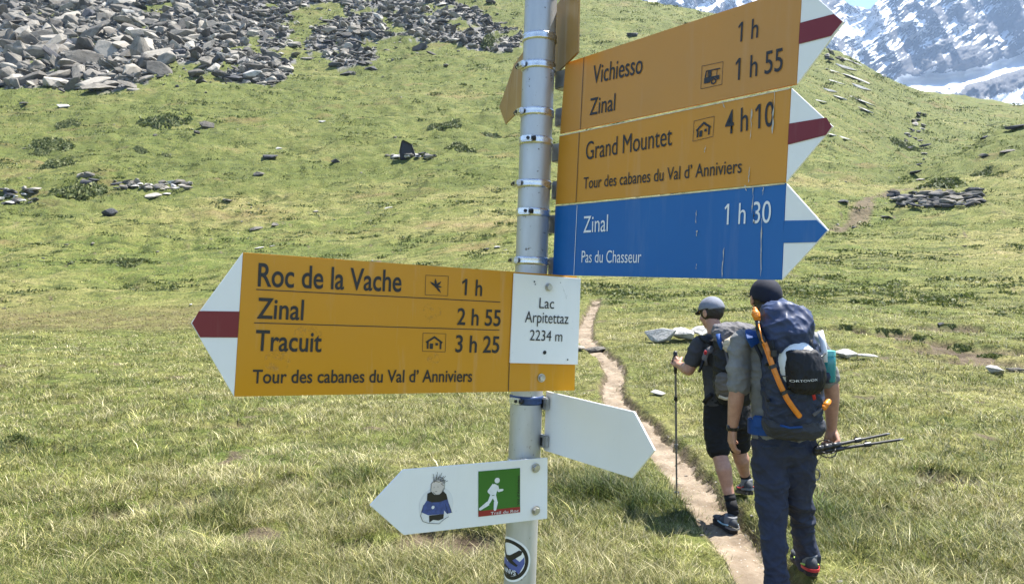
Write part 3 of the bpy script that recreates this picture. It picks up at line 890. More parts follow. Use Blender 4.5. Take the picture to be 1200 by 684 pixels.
for a in [
 (573, 55, 8, 15, 1, "dark upright bush at the right end of the scree", "bush"),
 (60, 172, 26, 5, 2, "low dark juniper mat on the left slope, larger upper one"),
 (48, 181, 12, 4, 3, "small dark juniper mat just under the larger upper one"),
 (68, 193, 22, 7, 4, "rounded green juniper mat above the grassy mound"),
 (92, 228, 32, 11, 5, "green mound of shrub beside the tumbled wall"),
 (190, 146, 30, 4, 6, "long flat green mat high on the left slope"),
 (80, 145, 14, 4, 7, "short dark mat high on the left slope"),
 (165, 180, 9, 4, 8, "little dark mat in the middle of the left slope"),
 (195, 183, 8, 4, 9, "tiny round dark mat right of the middle of the left slope"),
 (150, 306, 22, 4, 10, "low green mat above the arrow of the left yellow sign"),
 (540, 175, 18, 8, 11, "rounded green shrub right of the dark standing slab"),
 (520, 150, 20, 5, 12, "flat green shrub mat above the dark standing slab"),
 (575, 160, 12, 5, 13, "small green shrub beside the pole on the upper slope"),
 (1105, 215, 26, 7, 14, "dark green mat above the heap of slabs on the right"),
 (1060, 172, 16, 4, 15, "dark green mat at the foot of the gully"),
 (1150, 205, 14, 4, 16, "small green mat right of the gully foot"),
 (1040, 392, 16, 4, 17, "low dark tussock on the right meadow, nearer one", "tussock"),
 (990, 383, 9, 4, 18, "low dark tussock right of the navy backpack", "tussock"),
 (1110, 383, 14, 3, 19, "flat dark tussock on the right meadow, farther one", "tussock"),
 (1125, 410, 15, 6, 20, "dark tussock on the turf bank at the right", "tussock"),
 (1165, 418, 20, 7, 21, "large dark tussock on the turf bank near the right edge", "tussock"),
 (1196, 398, 14, 6, 22, "dark tussock at the right edge above the turf bank", "tussock"),
 (1075, 398, 18, 4, 23, "long low dark tussock in the middle of the right meadow", "tussock"),
 (20, 516, 17, 15, 24, "dark clump at the left edge of the near meadow", "tussock"),
]: shrub(*a)

# dwarf scrub dotted all over the slopes, too much of it to count
def build_scrub():
    rng = np.random.default_rng(77)
    n = 30000
    Y = 22 * (12.0 ** rng.random(n)); X = rng.uniform(-0.78, 0.78, n) * Y
    cl = fbm(X * 0.09, Y * 0.16, 151.0, 4) + 0.35 * fbm(X * 0.35, Y * 0.5, 161.0, 3)
    ok = (cl > 0.02) & ~scree_mask(X, Y) & (path_dist(X, Y) > 0.4) & ~((Y < 44) & (X / Y < 0)) & (rng.random(n) < 0.75)
    X, Y = X[ok][:8500], Y[ok][:8500]
    Z = ground_z(X, Y, False)
    V, Fc, T, off = [], [], [], 0
    for k in range(len(X)):
        sz = (0.10 + 0.42 * rng.random() ** 4) * (0.5 + Y[k] / 85.0)
        v, f, t_ = leaf_cloud(30, k, sz * rng.uniform(1.0, 3.2), sz * .8, sz * rng.uniform(.22, .42), sz * 0.24)
        V.append(v + [X[k], Y[k], Z[k]]); Fc.append(f + off); off += len(v); T.append(t_ * .8 * rng.uniform(.5, 1.2))
    V = np.concatenate(V)
    o = mesh_np("dwarf_scrub", V, [np.concatenate(Fc)], M_JUNIPER, smooth=False)
    val_attr(o.data, "tint", np.clip(np.concatenate(T), 0, 1))
    tag(o, "dark green dwarf scrub dotted thickly over the slopes", "scrub", None, "stuff")
build_scrub()
# ------------------------------------------------------------------ grass: blades grown in tufts
def build_grass():
    rng = np.random.default_rng(3)
    bands = [(1.0, 2.6, 2500), (2.6, 7.0, 46000), (7.0, 16, 26000), (16, 45, 23000), (45, 300, 21000)]
    rs, ts = [], []
    for lo, hi, n in bands:
        n = int(n * GRASS_AMOUNT * 1.17)
        if lo < 2:
            ts.append(rng.uniform(-1.2, 1.2, n)); rs.append(np.sqrt(rng.uniform(lo ** 2, hi ** 2, n)))
        else:
            p = 0.6 if hi < 50 else 0.0
            rs.append(lo * (hi / lo) ** (rng.random(n) ** (1.0 + p * 0))); ts.append(np.radians(rng.uniform(-50, 50, n)))
    r = np.concatenate(rs); th = np.concatenate(ts)
    x, y = r * np.sin(th), r * np.cos(th)
    pd = path_dist(x, y)
    keep = pd + 0.16 * fbm(x * 2.4, y * 2.4, 141.0, 3) + 0.05 * rng.normal(size=len(x)) > -0.03
    keep &= ~(scree_mask(x, y) & (rng.random(len(x)) < 0.95))
    bare = fbm(x * 1.3, y * 1.6, 51.0, 4)
    keep &= ~((bare > 0.30) & (r < 70) & (rng.random(len(x)) < 0.88))
    for sx, sy, s in ROCK_SPOTS:
        if sy < 40:
            keep &= (x - sx) ** 2 + (y - sy) ** 2 > (s * 0.8) ** 2
    keep &= trail_dist(x, y) > 0.1
    keep &= ~((bare_mask(x, y) > 0.4) & (rng.random(len(x)) < 0.93))
    for fx, fy in FEET:
        keep &= (x - fx) ** 2 + (y - fy) ** 2 > 0.10 ** 2
    keep &= (x - 0.03) ** 2 + (y - 1.33) ** 2 > 0.05 ** 2
    x, y, r, pd = x[keep], y[keep], r[keep], pd[keep]
    n = len(x)
    nb = 13
    # how lush: patches of tall and short, green and straw
    lush = fbm(x * 0.45, y * 0.45, 81.0, 4)
    dryp = fbm(x * 0.33, y * 0.6, 91.0, 4)
    tall = np.clip(0.060 + 0.055 * lush + 0.02 * rng.normal(size=n), 0.025, 0.18)
    tall *= 0.45 + 0.55 * sstep(0.02, 0.5, pd)
    tall *= np.where(bare[keep] > 0.34, 0.6, 1)
    tall *= rng.lognormal(-0.10, 0.48, n)
    tall = np.minimum(tall, 0.15)
    tlum = rng.lognormal(-0.16, 0.42, n)
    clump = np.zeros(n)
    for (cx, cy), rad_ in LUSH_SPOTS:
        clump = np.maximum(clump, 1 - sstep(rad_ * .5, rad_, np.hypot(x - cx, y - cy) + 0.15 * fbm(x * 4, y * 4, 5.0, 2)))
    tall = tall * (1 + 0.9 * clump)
    farh = 0.0017 * r
    scrub = fbm(x * 0.11, y * 0.26, 121.0, 4); scrub = sstep(0.17, 0.30, scrub) * sstep(35, 60, r)
    big = fbm(x * 0.045, y * 0.09, 131.0, 4) * sstep(25, 70, r)
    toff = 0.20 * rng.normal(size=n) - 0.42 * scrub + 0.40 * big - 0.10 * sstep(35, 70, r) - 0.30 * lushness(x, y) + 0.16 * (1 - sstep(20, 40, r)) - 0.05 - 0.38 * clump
    H = np.maximum(tall * (1 - 0.35 * sstep(18, 60, r)), farh * rng.uniform(0.6, 1.3, n)) * (1 + 0.7 * scrub)
    W = np.maximum(0.0020, 0.00056 * r) * rng.uniform(.8, 1.3, n)
    spread = np.maximum(0.028, 0.0050 * r)
    # blades
    N = n * nb
    rep = lambda a: np.repeat(a, nb)
    ox, oy = rng.normal(0, 1, N), rng.normal(0, 1, N)
    ang = np.arctan2(oy, ox) + rng.normal(0, 0.7, N)          # blades fan out from the middle of their tuft
    bxp = rep(x) + ox * rep(spread); byp = rep(y) + oy * rep(spread)
    bz = ground_z(bxp, byp, True) - 0.01
    h = rep(H) * rng.uniform(0.45, 1.15, N)
    w = rep(W) * 0.5
    wind = 0.10
    lean = (0.15 + 0.45 * np.hypot(ox, oy) + 0.5 * rng.random(N)) * h
    dx, dy = np.cos(ang) * lean - wind * h * .4, np.sin(ang) * lean
    sxv, syv = np.cos(ang + rng.uniform(0.8, 2.3, N)), np.sin(ang + rng.uniform(0.8, 2.3, N))
    V = np.empty((N, 5, 3), np.float32)
    for k, (f, wd) in enumerate(((0.0, 1.0), (0.55, 0.8))):
        cx = bxp + dx * f ** 2; cy = byp + dy * f ** 2; cz = bz + h * f * (1 - 0.15 * f)
        V[:, 2*k, 0] = cx - sxv * w * wd; V[:, 2*k, 1] = cy - syv * w * wd; V[:, 2*k, 2] = cz
        V[:, 2*k+1, 0] = cx + sxv * w * wd; V[:, 2*k+1, 1] = cy + syv * w * wd; V[:, 2*k+1, 2] = cz
    V[:, 4, 0] = bxp + dx; V[:, 4, 1] = byp + dy; V[:, 4, 2] = bz + h * 0.86
    i5 = np.arange(N, dtype=np.int32) * 5
    quads = np.stack([i5, i5 + 1, i5 + 3, i5 + 2], 1)
    tris = np.stack([i5 + 2, i5 + 3, i5 + 4], 1)
    # colour of each blade: live green, yellowing, straw
    d = np.clip(0.47 + 0.55 * rep(dryp) - 0.2 * rep(lush) + rep(toff) + 0.22 * rng.normal(size=N), 0, 1)
    stops = np.array([0, .3, .55, .8, 1.0])
    cols = np.array(GRASS_COLS)
    C = np.stack([np.interp(d, stops, cols[:, k]) for k in range(3)], 1) * (rng.uniform(.56, 1.04, N) * rep(tlum))[:, None]
    u = rep(x / y); Y = rep(y)
    reed = sstep(25, 29, Y) * (1 - sstep(37, 42, Y)) * (1 - sstep(-0.18, -0.02, u)) * (rng.random(N) < 0.75)
    C = C * (1 - reed[:, None]) + reed[:, None] * np.array([0.17, 0.135, 0.065]) * rng.uniform(.6, 1.4, N)[:, None]
    t = NT("grass_blades")
    c = t.attr("blade", "Color")
    t.set(c, 0.55, 0, 0.35)
    tr = t.n("ShaderNodeBsdfTranslucent"); t.l(c, tr.inputs["Color"])
    mx = t.n("ShaderNodeMixShader"); mx.inputs[0].default_value = 0.32
    t.l(t.b.outputs[0], mx.inputs[1]); t.l(tr.outputs[0], mx.inputs[2]); t.l(mx.outputs[0], t.out.inputs["Surface"])
    o = mesh_np("grass", V.reshape(-1, 3), [quads, tris], t.m, smooth=False)
    col_attr(o.data, "blade", np.repeat(C, 5, axis=0))
    tag(o, "tufted green and straw coloured alpine grass", "grass", None, "stuff")
GRASS_COLS = [(0.046, 0.078, 0.012), (0.125, 0.155, 0.028), (0.225, 0.228, 0.058), (0.410, 0.370, 0.140), (0.640, 0.570, 0.340)]
GRASS_AMOUNT = 1.0
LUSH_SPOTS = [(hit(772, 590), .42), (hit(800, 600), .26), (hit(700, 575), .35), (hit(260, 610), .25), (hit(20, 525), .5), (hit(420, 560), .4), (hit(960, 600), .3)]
# ------------------------------------------------------------------ the signpost and its signs
def ray(px, py):
    return Vector(((px - 600) / F, 1.0, (342 - py) / F))
EYE = Vector((0, 0, CAMZ))
POLE_D, POLE_R = 1.333, 0.030
def pole_pt(py):
    return EYE + ray(634 - 24 * py / 660.0, py) * POLE_D
POLE_T = (pole_pt(0) - pole_pt(660)).normalized()

class Plate:
    """a sign's own frame: x along it, z up the post, y away from the viewer"""
    def __init__(self, px, depth, yaw, py=342):
        self.o = EYE + ray(px, py) * depth
        s0 = Vector((math.cos(R(yaw)), math.sin(R(yaw)), 0))
        self.t = POLE_T.copy()
        self.s = (s0 - s0.dot(self.t) * self.t).normalized()
        self.y = self.t.cross(self.s)
        self.mat = Matrix((self.s, self.y, self.t)).transposed().to_4x4()
        self.mat.translation = self.o
    def p(self, px, py):
        d = ray(px, py)
        k = (self.o - EYE).dot(self.y) / d.dot(self.y)
        v = EYE + d * k - self.o
        return Vector((v.dot(self.s), v.dot(self.t)))
    def root(self, name):
        o = empty(name)
        o.matrix_world = self.mat
        return o

def slab_bm(pts, y0, y1, bevel=0.0):
    bm = bmesh.new()
    a = 0.5 * sum(pts[i-1].x * pts[i].y - pts[i].x * pts[i-1].y for i in range(len(pts)))
    if a < 0: pts = pts[::-1]
    vs = [bm.verts.new((p.x, y0, p.y)) for p in pts]
    f = bm.faces.new(vs)
    r = bmesh.ops.extrude_face_region(bm, geom=[f])
    for g in r["geom"]:
        if isinstance(g, bmesh.types.BMVert): g.co.y = y1
    bmesh.ops.recalc_face_normals(bm, faces=bm.faces)
    if bevel:
        bmesh.ops.bevel(bm, geom=list(bm.edges), offset=bevel, segments=2, affect='EDGES', clamp_overlap=True)
    return bm
def poly_sheet(bm, pts, y):
    vs = [bm.verts.new((p[0], y, p[1])) for p in pts]
    f = bm.faces.new(vs)
    f.normal_update()
    if f.normal.y > 0: f.normal_flip()
    return f
def line_sheet(bm, a, b, w, y):
    d = (b - a).normalized(); n = Vector((-d.y, d.x)) * w / 2
    poly_sheet(bm, [a - n, b - n, b + n, a + n], y)
def disc_sheet(bm, c, r, y, n=20, rx=1.0):
    poly_sheet(bm, [(c[0] + r * rx * math.cos(2*math.pi*i/n), c[1] + r * math.sin(2*math.pi*i/n)) for i in range(n)], y)

_FONT = {}
def text_mesh(s, weight=0.0):
    cu = bpy.data.curves.new("lettering", 'FONT')
    cu.body = s; cu.size = 1.0; cu.offset = weight; cu.fill_mode = 'FRONT'; cu.resolution_u = 6
    ob = bpy.data.objects.new("lettering", cu)
    me = bpy.data.meshes.new_from_object(ob)
    bpy.data.objects.remove(ob); bpy.data.curves.remove(cu)
    return me
def _bounds(me):
    v = np.empty(len(me.vertices) * 3, np.float32); me.vertices.foreach_get("co", v); v = v.reshape(-1, 3)
    return v.min(0), v.max(0)
_me = text_mesh("H"); CAPH = _bounds(_me)[1][1]; bpy.data.meshes.remove(_me)
def flag_ones(me):
    """the built-in figure 1 is a bare bar: give it its slanting flag"""
    b = bmesh.new(); b.from_mesh(me)
    seen = set()
    for v0 in list(b.verts):
        if v0 in seen: continue
        st, isl = [v0], []
        seen.add(v0)
        while st:
            v = st.pop(); isl.append(v)
            for e in v.link_edges:
                w = e.other_vert(v)
                if w not in seen: seen.add(w); st.append(w)
        if len(isl) == 4:
            x0 = min(v.co.x for v in isl); x1 = max(v.co.x for v in isl); y1 = max(v.co.y for v in isl)
            w = x1 - x0
            k = w * 0.95
            b.faces.new([b.verts.new(p) for p in ((x0 + .001, y1, 0), (x0 - 1.6 * k, y1 - 1.25 * k, 0), (x0 - 1.35 * k, y1 - 2.05 * k, 0), (x0 + .001, y1 - 1.1 * k, 0))])
    b.to_mesh(me); b.free()
def add_text(bm, P, s, a, b, top, y=-0.0012, weight=0.013):
    """a, b: where the base line starts and ends; top: row of the capitals' top above a"""
    A, B, T = P.p(*a), P.p(*b), P.p(a[0], top)
    add_text_local(bm, s, A, B, (T - A).dot(Vector((-(B - A).y, (B - A).x)).normalized()), y, weight)
def add_text_local(bm, s, A, B, h, y=-0.0012, weight=0.013):
    me = text_mesh(s, 0.0 if "M" in s else weight)
    if " h" in s:
        flag_ones(me)
    lo, hi = _bounds(me)
    ex = (B - A) / (hi[0] - lo[0]); ez = Vector((-(B - A).y, (B - A).x)).normalized() * h / CAPH
    for v in me.vertices:
        q = A + ex * (v.co.x - lo[0]) + ez * v.co.y
        v.co = (q.x, y, q.y)
    n0 = len(bm.faces)
    bm.from_mesh(me)
    bm.faces.ensure_lookup_table()
    for f in bm.faces[n0:]:
        f.normal_update()
        if f.normal.y > 0: f.normal_flip()
    bpy.data.meshes.remove(me)

# enamel and metal
def enamel(name, col, fade, rough=0.34, streak=0.25):
    t = NT(name)
    co = t.coord("Object")
    big = t.noise(4.0, 5, 0.6, co)
    st = t.noise(30.0, 5, 0.65, t.mapping((1.0, 1.0, 0.09), vec=co))
    sp = t.noise(130.0, 4, 0.7, co)
    c = t.mix(t.ramp(big, [(0.35, 0.0), (0.72, 0.75)]), col, fade)
    c = t.mix(t.math('MULTIPLY', t.ramp(st, [(0.56, 0.0), (0.78, 1.0)]), streak), c, (0.55, 0.50, 0.42))
    c = t.mix(t.ramp(sp, [(0.66, 0.0), (0.74, 0.35)]), c, tuple(x * .45 for x in col))
    t.set(c, t.math('ADD', t.math('MULTIPLY', big, 0.22), rough - 0.1), 0, 0.4)
    t.bump(t.noise(9.0, 3, 0.5, co), 0.04, 0.01)
    return t.m
M_YEL = enamel("yellow_enamel", (0.60, 0.262, 0.004), (0.58, 0.262, 0.016))
M_YEL_REFL = enamel("reflection_dulled_yellow_enamel", (0.55, 0.245, 0.034), (0.48, 0.235, 0.062), 0.42, 0.12)  # greyer yellow: the reflection veiling this board is put into its colour
M_BLUE = enamel("blue_enamel", (0.006, 0.105, 0.35), (0.012, 0.130, 0.39), 0.36, 0.08)
M_WHITE = enamel("white_enamel", (0.84, 0.83, 0.81), (0.78, 0.77, 0.755), 0.35, 0.1)
M_RED = enamel("dark_red_enamel", (0.175, 0.012, 0.018), (0.20, 0.025, 0.03), 0.4, 0.12)
M_BACK = enamel("stained_yellow_back", (0.42, 0.23, 0.06), (0.30, 0.17, 0.06), 0.35, 0.6)
M_INK = simple_mat("black_lettering", (0.013, 0.012, 0.012), 0.45, var=.3)
M_WINK = simple_mat("white_lettering", (0.74, 0.75, 0.76), 0.45, var=.08, scale=60)
M_RIM = simple_mat("pale_edge", (0.62, 0.55, 0.38), 0.5, var=.35, scale=70, dirt=((0.2, 0.13, 0.06), 0.8))
M_DROP = simple_mat("bird_dropping", (0.46, 0.43, 0.37), 0.8, var=.3, scale=160)
M_GREEN = enamel("green_print", (0.036, 0.150, 0.018), (0.045, 0.165, 0.024), .4, .05)
M_REDP = enamel("red_print", (0.30, 0.022, 0.020), (0.27, 0.03, 0.03), .4, .05)

def galvanised():
    t = NT("galvanised_steel")
    co = t.coord("Object")
    n1 = t.noise(14.0, 5, 0.6, t.mapping((1, 1, 0.25), vec=co)); n2 = t.noise(70.0, 4, 0.7, co)
    c = t.ramp(n1, [(0.3, (0.36, 0.37, 0.39)), (0.7, (0.56, 0.57, 0.58))])
    c = t.mix(t.ramp(n2, [(0.63, 0.0), (0.68, 0.85)]), c, (0.10, 0.075, 0.055))
    c = t.mix(t.ramp(t.noise(5.0, 5, .7, t.mapping((2, 2, 0.4), vec=co)), [(0.58, 0.0), (0.75, 0.45)]), c, (0.33, 0.27, 0.20))
    t.set(c, t.math('ADD', t.math('MULTIPLY', n1, 0.22), 0.36), 0.62, 0.5)
    t.bump(n2, 0.12, 0.002)
    return t.m
M_GALV = galvanised()
M_STEEL = simple_mat("stainless_band", (0.62, 0.62, 0.62), 0.28, 0.9, .15, 60)
M_BRACK = simple_mat("bracket_aluminium", (0.40, 0.40, 0.40), 0.45, 0.7, .3, 40)
M_BLACKM = simple_mat("blackened_screw", (0.025, 0.025, 0.028), 0.4, 0.5, .3, 90)
M_BOLT = simple_mat("zinc_bolt", (0.46, 0.45, 0.42), 0.4, 0.7, .3, 120)
M_BLUETAPE = simple_mat("blue_band", (0.03, 0.06, 0.16), 0.4, 0.2, .25, 80)

def tube_bm(bm, a, b, r0, r1=None, n=24, caps=True):
    r1 = r0 if r1 is None else r1
    a, b = Vector(a), Vector(b)
    d = (b - a).normalized()
    u = d.orthogonal().normalized(); v = d.cross(u)
    ra = [bm.verts.new(a + (u * math.cos(2*math.pi*i/n) + v * math.sin(2*math.pi*i/n)) * r0) for i in range(n)]
    rb = [bm.verts.new(b + (u * math.cos(2*math.pi*i/n) + v * math.sin(2*math.pi*i/n)) * r1) for i in range(n)]
    for i in range(n):
        bm.faces.new((ra[i], ra[(i+1) % n], rb[(i+1) % n], rb[i]))
    if caps:
        bm.faces.new(ra[::-1]); bm.faces.new(rb)
def box_bm(bm, c, size, M=None, bevel=0.0):
    r = bmesh.ops.create_cube(bm, size=1.0)
    vs = r["verts"]
    for v in vs:
        v.co = Vector((v.co.x * size[0], v.co.y * size[1], v.co.z * size[2]))
    if bevel:
        es = list({e for v in vs for e in v.link_edges})
        rr = bmesh.ops.bevel(bm, geom=es, offset=bevel, segments=2, affect='EDGES', clamp_overlap=True)
        vs = list({v for f in rr["faces"] for v in f.verts} | {v for v in vs if v.is_valid})
    for v in vs:
        p = v.co
        if M is not None: p = M @ p
        v.co = p + Vector(c)

# the post: its own frame, z up its axis
POST_Z0 = None
def build_post():
    base = pole_pt(342)
    k = (gz(base.x, base.y) - 0.15 - base.z) / POLE_T.z
    root = empty("signpost")
    q = POLE_T.to_track_quat('Z', 'Y')
    root.matrix_world = Matrix.Translation(base + POLE_T * k) @ q.to_matrix().to_4x4()
    inv = root.matrix_world.inverted()
    L = (inv @ pole_pt(-150)).z
    bm = bmesh.new()
    tube_bm(bm, (0, 0, 0), (0, 0, L), POLE_R, n=64)
    tube_bm(bm, (0, 0, L), (0, 0, L + 0.006), POLE_R + 0.002, n=64)
    from_bm("pole", bm, M_GALV, root, True, 40)
    # band clamps; azimuths in the post frame measured towards the viewer's left
    for i, (py, kind) in enumerate([(-6, 1), (47, 0), (80, 1), (134, 1), (167, 2), (217, 1), (250, 2), (306, 1), (467, 3), (541, 0)]):
        c = inv @ pole_pt(py)
        cz = c.z
        bm = bmesh.new()
        hgt = 0.0150 if kind != 3 else 0.016
        n = 56; ro, ri = POLE_R + 0.0022, POLE_R + 0.0002
        rings = []
        for rr_, zz in ((ri, -1), (ro, -.8), (ro + .0004, -.45), (ro - .0006, 0), (ro + .0004, .45), (ro, .8), (ri, 1)):
            rings.append([bm.verts.new((rr_ * math.cos(2*math.pi*j/n), rr_ * math.sin(2*math.pi*j/n), cz + zz * hgt / 2)) for j in range(n)])
        for a, b in zip(rings[:-1], rings[1:]):
            for j in range(n): bm.faces.new((a[j], a[(j+1) % n], b[(j+1) % n], b[j]))
        cl = from_bm("clamp", bm, M_BLUETAPE if kind == 3 else M_STEEL, root, True, 50)
        # screw housing on the left / front
        view = (inv.to_3x3() @ Vector((-base.x, -base.y, 0))).normalized()
        left = Vector((0, 0, 1)).cross(view).normalized() * -1
        if kind in (1, 2, 3):
            ang = {1: 0.86, 2: 0.35, 3: 0.45}[kind]
            dirv = (view * math.cos(ang * 1.3) + left * math.sin(ang * 1.3)).normalized()
            tang = Vector((0, 0, 1)).cross(dirv)
            pos = dirv * (ro + 0.0045) + Vector((0, 0, cz))
            M3 = Matrix((tang, dirv, Vector((0, 0, 1)))).transposed()
            bm = bmesh.new()
            box_bm(bm, pos, (0.024, 0.009, 0.0115), M3, 0.002)
            hs = from_bm("screw_housing", bm, M_STEEL, cl, True, 40)
            bm = bmesh.new()
            s = -1 if kind == 1 else 1
            tube_bm(bm, pos + tang * 0.0106 * s, pos + tang * 0.0165 * s, 0.0042, n=16)
            tube_bm(bm, pos + dirv * 0.0041 + tang * .004 * s, pos + dirv * 0.0058 + tang * .004 * s, 0.0032, n=12)
            from_bm("screw", bm, M_BLACKM, cl, True, 40)
    # round sticker wrapped on the shaft
    c = inv @ pole_pt(650)
    view = (inv.to_3x3() @ Vector((-base.x, -base.y, 0))).normalized()
    left = Vector((0, 0, 1)).cross(view).normalized() * -1
    a0 = math.atan2(view.y, view.x); la = math.atan2(left.y, left.x)
    sgn = 1 if ((la - a0 + math.pi) % (2 * math.pi) - math.pi) > 0 else -1
    CEN = 0.73
    def wrap(u, w, off):
        ang = a0 + sgn * (CEN - u / POLE_R)
        return Vector(((POLE_R + off) * math.cos(ang), (POLE_R + off) * math.sin(ang), c.z + w))
    def disc(name, mat, r0, r1, off, parent, a_from=0, a_to=360, seg=72, rings=7):
        bm = bmesh.new(); g = []
        for k in range(rings + 1):
            rr_ = r0 + (r1 - r0) * k / rings
            g.append([bm.verts.new(wrap(rr_ * math.cos(R(a_from + (a_to - a_from) * j / seg)), rr_ * math.sin(R(a_from + (a_to - a_from) * j / seg)), off)) for j in range(seg + 1)])
        for k in range(rings):
            for j in range(seg): bm.faces.new((g[k][j], g[k][j+1], g[k+1][j+1], g[k+1][j]))
        bmesh.ops.remove_doubles(bm, verts=bm.verts, dist=1e-7)
        return from_bm(name, bm, mat, parent, True)
    def patch(bm, pts, off):
        b2 = bmesh.new()
        f = b2.faces.new([b2.verts.new((x, 0, y)) for x, y in pts])
        bmesh.ops.triangulate(b2, faces=[f])
        bmesh.ops.subdivide_edges(b2, edges=b2.edges, cuts=3, use_grid_fill=True)
        mp = {v: bm.verts.new(wrap(v.co.x, v.co.z, off)) for v in b2.verts}
        for ff in b2.faces: bm.faces.new([mp[v] for v in ff.verts])
        b2.free()
    rs = 0.0405
    stk = disc("round_sticker", M_WHITE, 0.0, rs, 0.0006, root)
    disc("sticker_ring", M_INK, rs * .74, rs * .90, 0.0010, stk)
    bm = bmesh.new()
    patch(bm, [(-.66*rs, -.2*rs), (-.35*rs, .02*rs), (-.12*rs, -.12*rs), (.22*rs, .16*rs), (.5*rs, -.02*rs), (.70*rs, .2*rs), (.72*rs, -.1*rs), (.5*rs, -.54*rs), (0, -.72*rs), (-.5*rs, -.54*rs)], 0.0009)
    from_bm("sticker_hills", bm, simple_mat("sticker_blue", (0.075, 0.10, 0.30), .4), stk)
    bm = bmesh.new()
    patch(bm, [(-.66*rs, -.42*rs), (-.3*rs, -.28*rs), (0, -.40*rs), (.4*rs, -.5*rs), (.46*rs, -.6*rs), (0, -.76*rs), (-.46*rs, -.6*rs)], 0.0012)
    patch(bm, [(-.62*rs, .62*rs), (-.52*rs, .66*rs), (-.22*rs, .16*rs), (.02*rs, .20*rs), (.46*rs, .50*rs), (.62*rs, .46*rs), (.56*rs, .30*rs), (.16*rs, .0), (.42*rs, -.18*rs), (.36*rs, -.26*rs), (.02*rs, -.14*rs), (-.30*rs, .02*rs), (-.36*rs, .18*rs)], 0.0012)
    from_bm("sticker_bird", bm, M_INK, stk)
    b2 = bmesh.new()
    add_text_local(b2, "NNVS", Vector((-.34*rs, -.62*rs)), Vector((.34*rs, -.64*rs)), .2*rs, 0, .02)
    bm = bmesh.new(); mp = {v: bm.verts.new(wrap(v.co.x, v.co.z, 0.0015)) for v in b2.verts}
    for ff in b2.faces: bm.faces.new([mp[v] for v in ff.verts])
    b2.free()
    from_bm("sticker_lettering", bm, M_WINK, stk)
    bm = bmesh.new()
    for dx, dz in ((.0105, -.001), (-.008, .02)):
        pass
    tag(root, "round galvanised steel post carrying all the signs, with band clamps and a round sticker", "signpost")
    return root
POST = build_post()

def bracket(P, root, px, py, w=0.030, h=0.022, back=0.0045, depth=0.014):
    a = P.p(px, py)
    bm = bmesh.new()
    box_bm(bm, (a.x, back + depth / 2, a.y), (w, depth, h), None, 0.002)
    o = from_bm("bracket", bm, M_BRACK, root, True, 40)
    return o
def bolt(P, root, px, py, r=0.0062, y=-0.001):
    a = P.p(px, py)
    bm = bmesh.new()
    tube_bm(bm, (a.x, y, a.y), (a.x, y - 0.0015, a.y), r * 1.25, n=24)
    tube_bm(bm, (a.x, y - 0.0014, a.y), (a.x, y - 0.0055, a.y), r, r * .9, n=6)
    bmesh.ops.recalc_face_normals(bm, faces=bm.faces)
    return from_bm("bolt", bm, M_BOLT, root, True, 30)
def pictogram(P, root, corners, kind):
    c = [P.p(*k) for k in corners]
    def q(u, v):
        return c[0] * (1-u) * (1-v) + c[1] * u * (1-v) + c[2] * u * v + c[3] * (1-u) * v     # v down
    bm = bmesh.new(); y = -0.0012
    e = [q(0, 0), q(1, 0), q(1, 1), q(0, 1)]
    for i in range(4): line_sheet(bm, e[i], e[(i+1) % 4], 0.0007, y)
    def pg(*pts): poly_sheet(bm, [q(*p) for p in pts], y)
    if kind == "hut":
        pg((.12, .47), (.5, .14), (.5, .27), (.17, .55)); pg((.5, .14), (.88, .47), (.83, .55), (.5, .27))
        pg((.18, .50), (.26, .44), (.26, .86), (.18, .86)); pg((.74, .44), (.82, .50), (.82, .86), (.74, .86))
        pg((.31, .56), (.45, .56), (.45, .86), (.31, .86)); pg((.55, .52), (.67, .52), (.67, .66), (.55, .66))
    elif kind == "bus":
        pg((.20, .24), (.88, .24), (.88, .29), (.20, .29)); pg((.16, .52), (.20, .27), (.25, .27), (.22, .55)); pg((.30, .28), (.34, .28), (.34, .56), (.30, .56))
        pg((.36, .28), (.48, .28), (.48, .56), (.36, .56)); pg((.72, .28), (.75, .28), (.75, .56), (.72, .56))
        pg((.14, .55), (.86, .55), (.86, .74), (.74, .74), (.72, .66), (.58, .62), (.46, .70), (.42, .80), (.14, .80))
        a = [q(.60 + .135 * math.cos(t), .78 + .135 * math.sin(t)) for t in np.linspace(0, 6.283, 19)[:-1]]
        b = [q(.60 + .07 * math.cos(t), .78 + .07 * math.sin(t)) for t in np.linspace(0, 6.283, 19)[:-1]]
        for i in range(18): poly_sheet(bm, [a[i], a[(i+1) % 18], b[(i+1) % 18], b[i]], y)
    else:
        for an, ln in ((-140, .36), (-95, .40), (-48, .36), (8, .28), (55, .42)):
            d = Vector((math.cos(R(an)), math.sin(R(an)))); n = Vector((-d.y, d.x))
            o = Vector((.46, .54))
            pts = [o - n * .045 - d * .03, o + d * ln * .55 - n * .05, o + d * ln, o + d * ln * .55 + n * .05, o + n * .045 - d * .03]
            pg(*[tuple(p) for p in pts])
        pts = [(.46 + .07 * math.cos(t), .54 + .07 * math.sin(t)) for t in np.linspace(0, 6.283, 13)[:-1]]
        poly_sheet(bm, [q(*p) for p in pts], y - 0.0003)
    return from_bm("pictogram", bm, M_INK, root)
def text_lines(P, root, rows, mat, y=-0.0012, weight=0.013, name="text_line"):
    for s, a, b, t in rows:
        bm = bmesh.new(); add_text(bm, P, s, a, b, t, y, weight); from_bm(name, bm, mat, root)
def divider(P, root, a, b, w, mat, name="divider_line", y=-0.0012):
    bm = bmesh.new(); line_sheet(bm, P.p(*a), P.p(*b), w, y); return from_bm(name, bm, mat, root)
